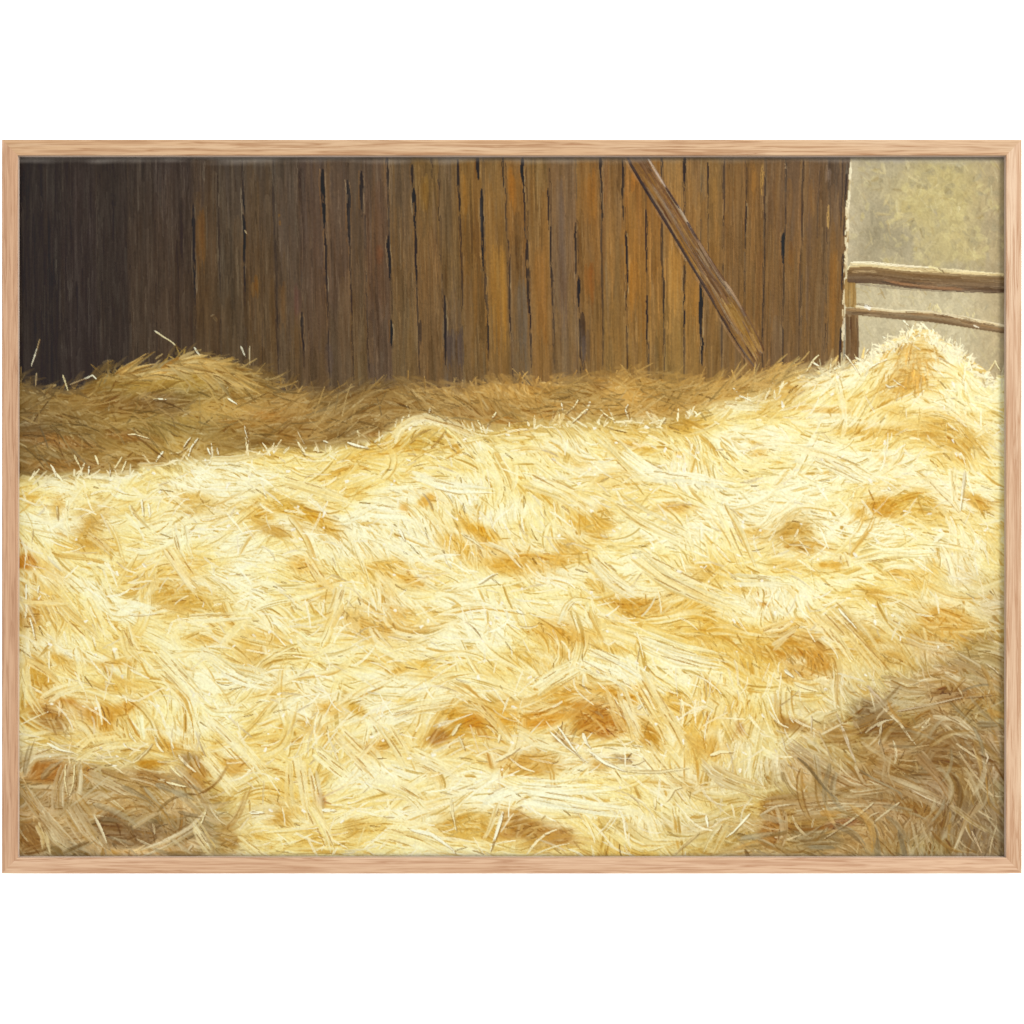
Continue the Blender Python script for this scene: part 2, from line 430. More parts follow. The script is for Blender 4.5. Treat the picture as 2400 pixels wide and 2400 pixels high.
INK = rgb(34, 30, 31); INK2 = rgb(52, 42, 38)
CRACKS = [  # x, y0, y1, width, strength
    (456, 475, 720, 8, .85), (574, 420, 690, 7, .9), (574, 365, 470, 4, .6), (645, 430, 560, 6, .6), (648, 560, 880, 4, .45), (706, 730, 840, 7, .75), (707, 400, 740, 3, .35),
    (763, 395, 540, 11, .95), (765, 540, 700, 6, .8), (766, 680, 905, 4, .6), (821, 420, 580, 9, .95), (822, 575, 760, 5, .6), (822, 760, 905, 3, .5), (853, 400, 515, 9, .75), (859, 500, 880, 3, .45),
    (914, 365, 440, 9, .7), (913, 550, 660, 8, .85), (913, 750, 820, 7, .95), (915, 440, 560, 4, .5), (973, 385, 440, 7, .7), (975, 440, 540, 10, .95), (975, 535, 680, 7, .8), (976, 670, 870, 5, .6), (982, 750, 810, 7, .6),
    (1018, 360, 420, 7, .5), (1033, 420, 520, 3, .6), (1040, 690, 860, 7, .85), (1080, 365, 510, 7, .8), (1083, 500, 720, 4, .55), (1127, 365, 425, 9, .9), (1133, 440, 640, 9, .95), (1138, 640, 760, 8, .6), (1140, 745, 870, 5, .9),
    (1185, 365, 450, 5, .8), (1189, 440, 560, 5, .6), (1194, 560, 780, 4, .65), (1196, 780, 900, 3, .5), (1231, 365, 440, 9, .9), (1234, 430, 560, 5, .85), (1238, 560, 740, 9, .7), (1240, 700, 880, 5, .85),
    (1289, 440, 540, 5, .8), (1293, 530, 720, 3.5, .75), (1296, 640, 800, 3, .5), (1351, 520, 660, 6, .75), (1356, 650, 720, 9, .85), (1363, 730, 870, 15, .6), (1356, 720, 880, 4, .6), (1412, 365, 425, 9, .7), (1414, 420, 520, 4, .7),
    (1412, 520, 830, 6, .45), (1463, 370, 540, 6, .75), (1469, 540, 700, 6, .85), (1468, 690, 880, 3, .45), (1515, 490, 640, 4, .7), (1516, 690, 810, 6, .8), (1519, 800, 890, 5, .55), (1553, 370, 420, 4, .6), (1552, 520, 660, 8, .6), (1556, 650, 760, 6, .7), (1556, 760, 890, 3, .5),
    (1606, 365, 440, 8, .75), (1606, 440, 520, 3, .6), (1604, 620, 700, 7, .6), (1604, 690, 770, 4, .8), (1603, 770, 890, 3, .5), (1644, 655, 800, 11, 1.0), (1646, 790, 860, 6, .9), (1660, 380, 500, 4, .7), (1661, 500, 600, 3, .5), (1697, 370, 520, 6, .65), (1697, 520, 640, 3, .4), (1693, 760, 870, 4, .4),
    (1747, 470, 590, 5, .8), (1749, 390, 470, 3, .5), (1747, 590, 690, 3, .4), (1791, 400, 560, 6, .6), (1791, 560, 860, 5, .6), (1839, 380, 560, 4, .5), (1836, 545, 620, 10, 1.0), (1838, 620, 860, 4, .4), (1879, 370, 580, 6, .5), (1877, 580, 850, 5, .5), (1916, 400, 560, 4, .3), (1942, 370, 860, 3, .3), (1970, 370, 540, 4, .5),
    (149, 600, 780, 3, .3), (231, 400, 700, 3, .4), (305, 375, 870, 3, .35), (357, 372, 860, 3, .35), (240, 700, 860, 3, .3), (515, 400, 700, 5, .5), (110, 380, 800, 3, .3), (405, 420, 800, 3, .25), (612, 500, 860, 3, .3), (680, 420, 700, 3, .3)]
for x, y0, y1, w, s in CRACKS:
    yy = np.linspace(y0, y1, 5)
    xx = board_x(np.full(5, x, float), yy) + rng.normal(0, .9, 5)
    paint(xx + w * .55, yy + 6, 2.6, rgb(150, 118, 78) if x > 700 else rgb(92, 74, 56), BARN, amp=.5, alpha=.42 * s, h=.5, taper=.4, dry=.8)
    paint(xx - w * .6, yy, 2.2, rgb(160, 112, 56) if x > 700 else rgb(96, 74, 50), BARN, amp=.5, alpha=.38 * s, h=.5, taper=.4, dry=.8)
    paint(xx, yy, w * 1.0, INK2 if s < .7 else INK, BARN, amp=.35, alpha=min(1, s * 1.05), h=.05, taper=.55, dry=.35, hl=.12)
for x in bx[1:-1]:                                       # a thin seam down the rest of each joint
    for k in range(4):
        y0 = 365 + k * 130 + rng.uniform(-20, 20); yy = np.linspace(y0, y0 + rng.uniform(90, 150), 4)
        paint(board_x(np.full(4, x, float), yy) + rng.normal(0, 1, 4), yy, 2.8, rgb(46, 37, 34), BARN, amp=.4, alpha=.45, h=.05, dry=.8, hl=.2)
for x, y0, y1, w, c, a in [(470, 475, 660, 24, (112, 76, 38), .55), (596, 640, 720, 18, (126, 84, 34), .55), (658, 500, 530, 6, (140, 100, 44), .6), (660, 640, 800, 18, (112, 78, 42), .4), (690, 660, 780, 20, (96, 66, 58), .4),
                           (1090, 385, 560, 18, (154, 108, 48), .6), (1000, 400, 520, 22, (146, 108, 50), .55), (1210, 380, 520, 22, (158, 100, 36), .6), (1168, 560, 850, 30, (156, 110, 46), .6), (1266, 560, 860, 30, (156, 108, 52), .4),
                           (1385, 390, 560, 26, (156, 104, 44), .55), (1378, 600, 740, 28, (140, 84, 34), .5), (1485, 400, 460, 20, (164, 104, 40), .55), (1490, 600, 760, 26, (164, 110, 44), .55), (1575, 570, 760, 32, (172, 124, 58), .6), (1562, 740, 800, 5, (196, 150, 84), .6),
                           (1622, 640, 800, 20, (160, 112, 50), .5), (1675, 400, 540, 26, (146, 108, 56), .4), (1770, 380, 480, 22, (150, 104, 48), .5), (1900, 430, 540, 16, (140, 96, 44), .5), (1950, 560, 860, 20, (146, 100, 44), .5), (1860, 560, 660, 18, (138, 94, 44), .5),
                           (1935, 380, 460, 8, (150, 128, 110), .55), (1940, 470, 560, 4, (214, 170, 96), .7), (1838, 378, 410, 4, (226, 190, 140), .6), (1786, 380, 470, 4, (196, 150, 70), .6), (1966, 380, 560, 8, (84, 66, 54), .5), (1895, 400, 860, 10, (92, 70, 54), .35),
                           (1320, 400, 880, 26, (112, 92, 76), .4), (1225, 640, 880, 22, (104, 92, 78), .5), (1060, 760, 890, 36, (78, 66, 62), .6), (1365, 760, 880, 22, (84, 70, 62), .5), (760, 800, 900, 24, (84, 70, 62), .5), (890, 560, 640, 24, (112, 66, 40), .35)]:
    for k in range(max(2, int(w / 5))):
        dx = rng.uniform(-.5, .5) * w; ya, yb = y0 + rng.uniform(0, 30), y1 - rng.uniform(0, 30)
        yy = np.linspace(ya, yb, 4)
        paint(board_x(np.full(4, x + dx, float), yy) + rng.normal(0, 1, 4), yy, max(3, min(w, 11)), rgb(*c) * rng.normal(1, .05), BARN, amp=.3, alpha=a * .72, h=.3, dry=.9, hl=.2)

EDGE = 9.0
# ---- pale rim of light down the barn's right edge
for k in range(26):
    y0 = 366 + k * 13.5
    yy = np.array([y0, y0 + 14, y0 + 26])
    paint(BARN_X1(yy) + 2 + rng.normal(0, 1.0, 3), yy, rng.uniform(4, 8), rgb(232, 218, 182) if rng.random() < .75 else rgb(206, 186, 140), BARN, amp=.4, alpha=.9, h=.7, dry=.3)
for k in range(22):
    y0 = 470 + k * 17
    yy = np.array([y0, y0 + 12, y0 + 24])
    if rng.random() < .72: paint(BARN_X1(yy) - 2 + rng.normal(0, 1.0, 3), yy, rng.uniform(3, 5), rgb(238, 222, 180), BARN, amp=.4, alpha=.85, h=.8, dry=.5)
for k in range(14):
    y0 = rng.uniform(366, 800); yy = np.array([y0, y0 + 25, y0 + 50])
    paint(BARN_X1(yy) - 6, yy, 4, rgb(60, 48, 40), BARN, amp=.4, alpha=.7, h=.2, dry=.5)

# ---- 3  fence post and rails
def fill(poly_top, poly_bot, n, c0, c1, rid, amp=.3, vary=.07, wmul=1.0, x0=None, x1=None):
    ft, fb = curve(poly_top), curve(poly_bot)
    xa = poly_top[0][0] if x0 is None else x0; xb = poly_top[-1][0] if x1 is None else x1
    xx = np.linspace(xa, xb, 9)
    th = np.mean(fb(xx) - ft(xx))
    for k in range(n):
        t = (k + .5) / n
        y = ft(xx) + (fb(xx) - ft(xx)) * t
        c = rgb(*c0) + (rgb(*c1) - rgb(*c0)) * t
        paint(xx, y, th / n * 1.5 * wmul, c, rid, amp=amp, alpha=1, h=.35, taper=.03, dry=0, hl=.3)
    for k in range(n * 5):
        t = rng.random(); xs = rng.uniform(xa, xb - 20); L = rng.uniform(40, 160)
        x = np.linspace(xs, min(xb, xs + L), 5)
        y = ft(x) + (fb(x) - ft(x)) * (t * .86 + .07)
        c = (rgb(*c0) + (rgb(*c1) - rgb(*c0)) * t) * rng.normal(1, vary * 1.6)
        paint(x, y, rng.uniform(2.2, 5), c, rid, amp=.5, alpha=.7, h=.5, taper=.3, dry=.6, hl=.3)

for k in range(22):
    x = rng.uniform(1983, 2005); yy = np.array([655, 690, 722]) + rng.normal(0, 2, 3)
    paint(np.full(3, x), yy, 8, rgb(150, 116, 62) * rng.normal(1, .07), POST, amp=.4, alpha=.9, h=.3, taper=.1, dry=.2, hl=.3)
for k in range(30):
    x = rng.uniform(1984, 2009); yy = np.array([735, 800, 870]) + rng.normal(0, 3, 3)
    paint(np.full(3, x) + np.array([0, 1, 0]), yy, 9, rgb(124, 94, 60) * rng.normal(1, .07), POST, amp=.35, alpha=.9, h=.3, taper=.08, dry=.2, hl=.25)
paint([1981, 1980, 1979], [740, 800, 850], 4, rgb(66, 56, 50), POST, amp=.3, alpha=.8, h=.1)
paint([1980, 1979, 1978], [745, 760, 790], 4, rgb(236, 222, 190), POST, amp=.3, alpha=.8, h=.7)
paint([2008, 2011, 2012, 2011], [745, 770, 810, 865], 3.5, rgb(96, 72, 46), POST, amp=.4, alpha=.7, h=.3)

R1T = [(1984, 630), (2028, 624), (2106, 634), (2184, 639), (2215, 641), (2308, 644), (2362, 646)]
R1B = [(1984, 662), (2060, 664), (2120, 674), (2200, 681), (2362, 687)]
fill(R1T, R1B, 6, (142, 112, 70), (100, 78, 58), RAIL1)
R1H = [(1990, 616), (2028, 615), (2106, 622), (2184, 627), (2215, 630), (2308, 639), (2362, 643)]
fill(R1H, [(1990, 628), (2028, 624), (2106, 634), (2184, 639), (2215, 641), (2308, 645), (2362, 647)], 3, (240, 226, 180), (214, 190, 136), RAIL1, vary=.04)
paint([1992, 2040, 2106, 2184], [616, 616, 623, 628], 4, rgb(252, 240, 206), RAIL1, amp=.3, alpha=.9, h=.9, dry=.3)
paint([2175, 2195, 2212], [625, 630, 640], 6, rgb(238, 222, 160), RAIL1, amp=.4, alpha=.9, h=.9)
paint([2200, 2208, 2214], [629, 635, 641], 2.4, rgb(110, 84, 44), RAIL1, amp=.3, alpha=.8, h=.2)
paint([1986, 1992, 1996], [634, 624, 618], 5, rgb(244, 228, 176), RAIL1, amp=.3, alpha=.9, h=.9)
for k in range(16):
    x = rng.uniform(2060, 2200); xx = np.array([x, x + 35, x + 70])
    paint(xx, curve(R1B)(xx) - rng.uniform(2, 9), 4, rgb(160, 112, 72), RAIL1, amp=.2, alpha=.3, h=.4, dry=.7)
paint([2008, 2100, 2200, 2350], [666, 676, 682, 688], 3.0, rgb(92, 70, 58), RAIL1, amp=.3, alpha=.6, h=.2, dry=.3)
paint([1985, 2000, 2030], [655, 660, 664], 5, rgb(92, 72, 62), RAIL1, amp=.3, alpha=.7, h=.2, dry=.4)

R2T = [(1980, 724), (2040, 725), (2090, 732), (2184, 734.5), (2246, 746), (2362, 768)]
R2B = [(1980, 736), (2040, 741), (2106, 749), (2184, 755), (2300, 773), (2362, 783)]
fill(R2T, R2B, 4, (152, 122, 82), (116, 92, 64), RAIL2, wmul=1.1)
R2H = [(2004, 716), (2040, 719), (2090, 727), (2184, 729), (2246, 741), (2362, 764)]
fill(R2H, [(2004, 723), (2040, 726), (2090, 732), (2184, 735), (2246, 746), (2362, 769)], 2, (238, 226, 192), (222, 200, 152), RAIL2, vary=.05)
paint([2026, 2034, 2042], [718, 720, 726], 10, rgb(252, 246, 228), RAIL2, amp=.2, alpha=1, h=1, taper=.2)
paint([2008, 2030, 2050], [713, 716, 720], 3, rgb(110, 84, 54), RAIL2, amp=.3, alpha=.7, h=.2)
for k in range(9):
    x = rng.uniform(2100, 2330); xx = np.array([x, x + 14, x + 30])
    paint(xx, curve(R2H)(xx) + rng.uniform(4, 12), 3, rgb(100, 70, 40), RAIL2, amp=.4, alpha=.7, h=.2, dry=.5)
paint([2282, 2290, 2296], [763, 767, 769], 5, rgb(244, 232, 202), RAIL2, amp=.2, alpha=.9, h=.9)
for x, y, dx, dy in [(2178, 727, 4, -16), (2186, 730, 6, -22), (2192, 730, 2, -18), (2200, 733, -4, -26), (2206, 735, -10, -22), (2270, 742, -3, -10), (2280, 745, 4, -12), (2172, 728, 8, -12)]:
    paint([x, x + dx * .5, x + dx], [y, y + dy * .5, y + dy], 3, rgb(232, 216, 158), RAIL2, amp=.3, alpha=.85, h=.8)

# ---- 4  the diagonal brace on the barn
BL = [(368, 1467), (438, 1510), (515, 1557), (587, 1600), (670, 1650), (748, 1694), (817, 1734), (876, 1780)]
BRT = [(368, 1519), (431, 1557), (493, 1597), (559, 1635), (624, 1675), (689, 1722), (742, 1753), (830, 1797), (876, 1800)]
fl, fr = curve(BL), curve(BRT)
yy9 = np.linspace(355, 873, 11)
def beam_x(t, y):
    # the end is cut square across: stop early on the right side
    return np.interp(y, *zip(*BL)) * (1 - t) + np.interp(y, *zip(*BRT)) * t
for k in range(8):
    t = (k + .5) / 8
    y_end = 872 - 48 * t
    y = np.linspace(352 - 6, y_end, 11)
    xlo = 1467 - (368 - y) * .63
    xl = np.where(y < 368, 1467 - (368 - y) * .62, fl(y)); xr = np.where(y < 368, 1519 - (368 - y) * .6, fr(y))
    paint(xl + (xr - xl) * t, y, 9.5, rgb(118, 84, 52) + (rgb(112, 82, 58) - rgb(118, 84, 52)) * t, BEAM, amp=.3, alpha=1, h=.35, taper=.02, dry=0, hl=.25)
for k in range(150):
    t = rng.random(); ys = rng.uniform(352, 800); L = rng.uniform(40, 170)
    y = np.linspace(ys, min(870 - 46 * t, ys + L), 5)
    s = rng.random()
    c = rgb(122, 88, 54) * rng.normal(1, .1)
    if s < .25: c = rgb(146, 104, 48) * rng.normal(1, .06)
    elif s < .45: c = rgb(92, 68, 54) * rng.normal(1, .08)
    elif s < .6: c = rgb(142, 118, 90)
    paint(fl(y) + (fr(y) - fl(y)) * (.08 + .84 * t) + rng.normal(0, .8, 5), y, rng.uniform(2.2, 6.5), c, BEAM, amp=.5, alpha=.7, h=.5, taper=.35, dry=.6, hl=.25)
for k in range(3):
    y = np.linspace(352 + k * 5, 560 + k * 140, 7)
    paint(fl(y) - 1 + rng.normal(0, .8, 7), y, 5.5, rgb(52, 42, 42), BEAM, amp=.3, alpha=.85, h=.05, taper=.4, dry=.3, hl=.15)
for y0, y1 in [(372, 430), (480, 560), (560, 640), (640, 740), (740, 870)]:
    y = np.linspace(y0, y1, 5)
    paint(fl(y) + 2, y, 3.2, rgb(74, 56, 48), BEAM, amp=.3, alpha=.8, h=.1, dry=.4)
    paint(fl(y) - 4, y + 4, 2.5, rgb(170, 132, 96), BEAM, amp=.4, alpha=.5, h=.6, dry=.9)
for y0, y1, c in [(372, 432, (206, 184, 160)), (400, 440, (190, 168, 150)), (490, 545, (196, 176, 152)), (480, 520, (150, 128, 108)), (560, 640, (150, 120, 92)), (660, 740, (176, 146, 112)), (440, 490, (74, 58, 54)), (520, 570, (80, 64, 58)), (600, 660, (120, 92, 70)), (740, 800, (120, 88, 54))]:
    y = np.linspace(y0, y1, 5)
    paint(fr(y) - 2, y, 3.2, rgb(*c), BEAM, amp=.4, alpha=.85, h=.7, dry=.5)
for k in range(26):                                       # warmer, yellower low end
    t = rng.uniform(.35, .95); ys = rng.uniform(690, 790); y = np.linspace(ys, min(868 - 46 * t, ys + 80), 4)
    paint(fl(y) + (fr(y) - fl(y)) * t, y, 4, rgb(158, 118, 56) * rng.normal(1, .08), BEAM, amp=.5, alpha=.6, h=.5, dry=.7, hl=.3)

# ---- 5  the straw: a colour plan, a flow plan, then the brushwork
sun = 1 / (1 + np.exp(-(GY - SUN_TOP(GX)) / (5.0 + 9.0 * np.clip((GX - 850) / 500, 0, 1) * (GX < 1960))))
# the colour plan
n1 = blurred((NH, NW), 10, 24, 31); n2 = blurred((NH, NW), 26, 60, 32); n3 = blurred((NH, NW), 5, 9, 33)
hum = blurred((NH, NW), 20, 38, 34)
crest = np.roll(hum, -9, 0) - np.roll(hum, 9, 0)                       # tufts: pale crests, golden undersides
crest = crest / crest.std()
amt = .08 + .05 * np.clip((GY - 1100) / 600, 0, 1)
tone = np.clip(.74 + amt * np.clip(crest, -2, 1.6) + .14 * n2 + .15 * n1 + .06 * n3, 0, 1)            # 0 ochre .. 1 cream
stops = np.array([0, .30, .55, .78, 1.0])
pal = np.array([[208, 157, 58], [233, 194, 94], [246, 223, 140], [252, 239, 172], [254, 249, 208]], np.float32) / 255
PLAN = np.stack([np.interp(tone, stops, pal[:, k]) for k in range(3)], -1).astype(np.float32)
# shaded straw along the barn
shx = np.array([38, 200, 420, 640, 800, 1000, 1300, 1600, 1800, 2000])
shc = np.array([[122, 97, 58], [146, 114, 62], [166, 136, 74], [150, 116, 64], [150, 118, 70], [172, 135, 78], [180, 140, 76], [190, 148, 80], [200, 156, 84], [226, 190, 110]], np.float32) / 255
SHD = np.stack([np.interp(GX, shx, shc[:, k]) for k in range(3)], -1)
SHD = SHD * (1 + .07 * n1 + .06 * n2)[..., None]
SHD = SHD * np.array([1.04, 1.04, .98])
gap = np.clip((SUN_TOP(GX) - GY) / 70.0, 0, 1)
SHD = SHD * (.93 + .07 * gap)[..., None] * np.array([1, .975, .92]) ** (1 - gap)[..., None]
PLAN = PLAN * sun[..., None] + SHD.astype(np.float32) * (1 - sun[..., None])

def in_poly(px, py):
    r = np.zeros((NH, NW), bool); k = len(px)
    for i in range(k):
        x0, y0, x1, y1 = px[i], py[i], px[(i + 1) % k], py[(i + 1) % k]
        if y0 == y1: continue
        c = ((GY >= min(y0, y1)) & (GY < max(y0, y1)) & (GX < (GY - y0) * (x1 - x0) / (y1 - y0) + x0))
        r ^= c
    return r
def soft(mask, s):
    f = np.fft.rfft2(np.pad(mask.astype(np.float32), 64, 'edge'))
    sh = (mask.shape[0] + 128, mask.shape[1] + 128)
    fy = np.fft.fftfreq(sh[0])[:, None]; fx = np.fft.rfftfreq(sh[1])[None, :]
    return np.fft.irfft2(f * np.exp(-2 * (math.pi * s / ST) ** 2 * (fy ** 2 + fx ** 2)), s=sh)[64:-64, 64:-64]
wob = n2 * 16 + n1 * 9
lr = soft(in_poly([2420, 2300, 2200, 2110, 2000, 1900, 1830, 1740, 1660, 1600, 2420], [1330, 1440, 1520, 1590, 1650, 1750, 1820, 1880, 1930, 2060, 2060]), 95)
lr = np.clip(lr + .10 * n1 * (lr > .05) * (lr < .95), 0, 1)
lrc = rgb(152, 116, 66) * (1 + .10 * n1 + .06 * n3)[..., None]
deep = np.exp(-(((GX - 2290) / 250) ** 2 + ((GY - 1900) / 210) ** 2))
lrc = lrc + (rgb(116, 88, 60) * (1 + .1 * n1)[..., None] - lrc) * (deep * .9)[..., None]
PLAN = PLAN + (lrc - PLAN) * (lr * .87)[..., None]
ll = soft(in_poly([0, 0, 140, 260, 380, 470, 530, 550, 530], [2060, 1790, 1765, 1800, 1815, 1830, 1880, 1950, 2060]), 40)
llc = rgb(156, 121, 74) * (1 + .12 * n1 + .07 * n3)[..., None]
PLAN = PLAN + (llc - PLAN) * (ll * .78)[..., None]

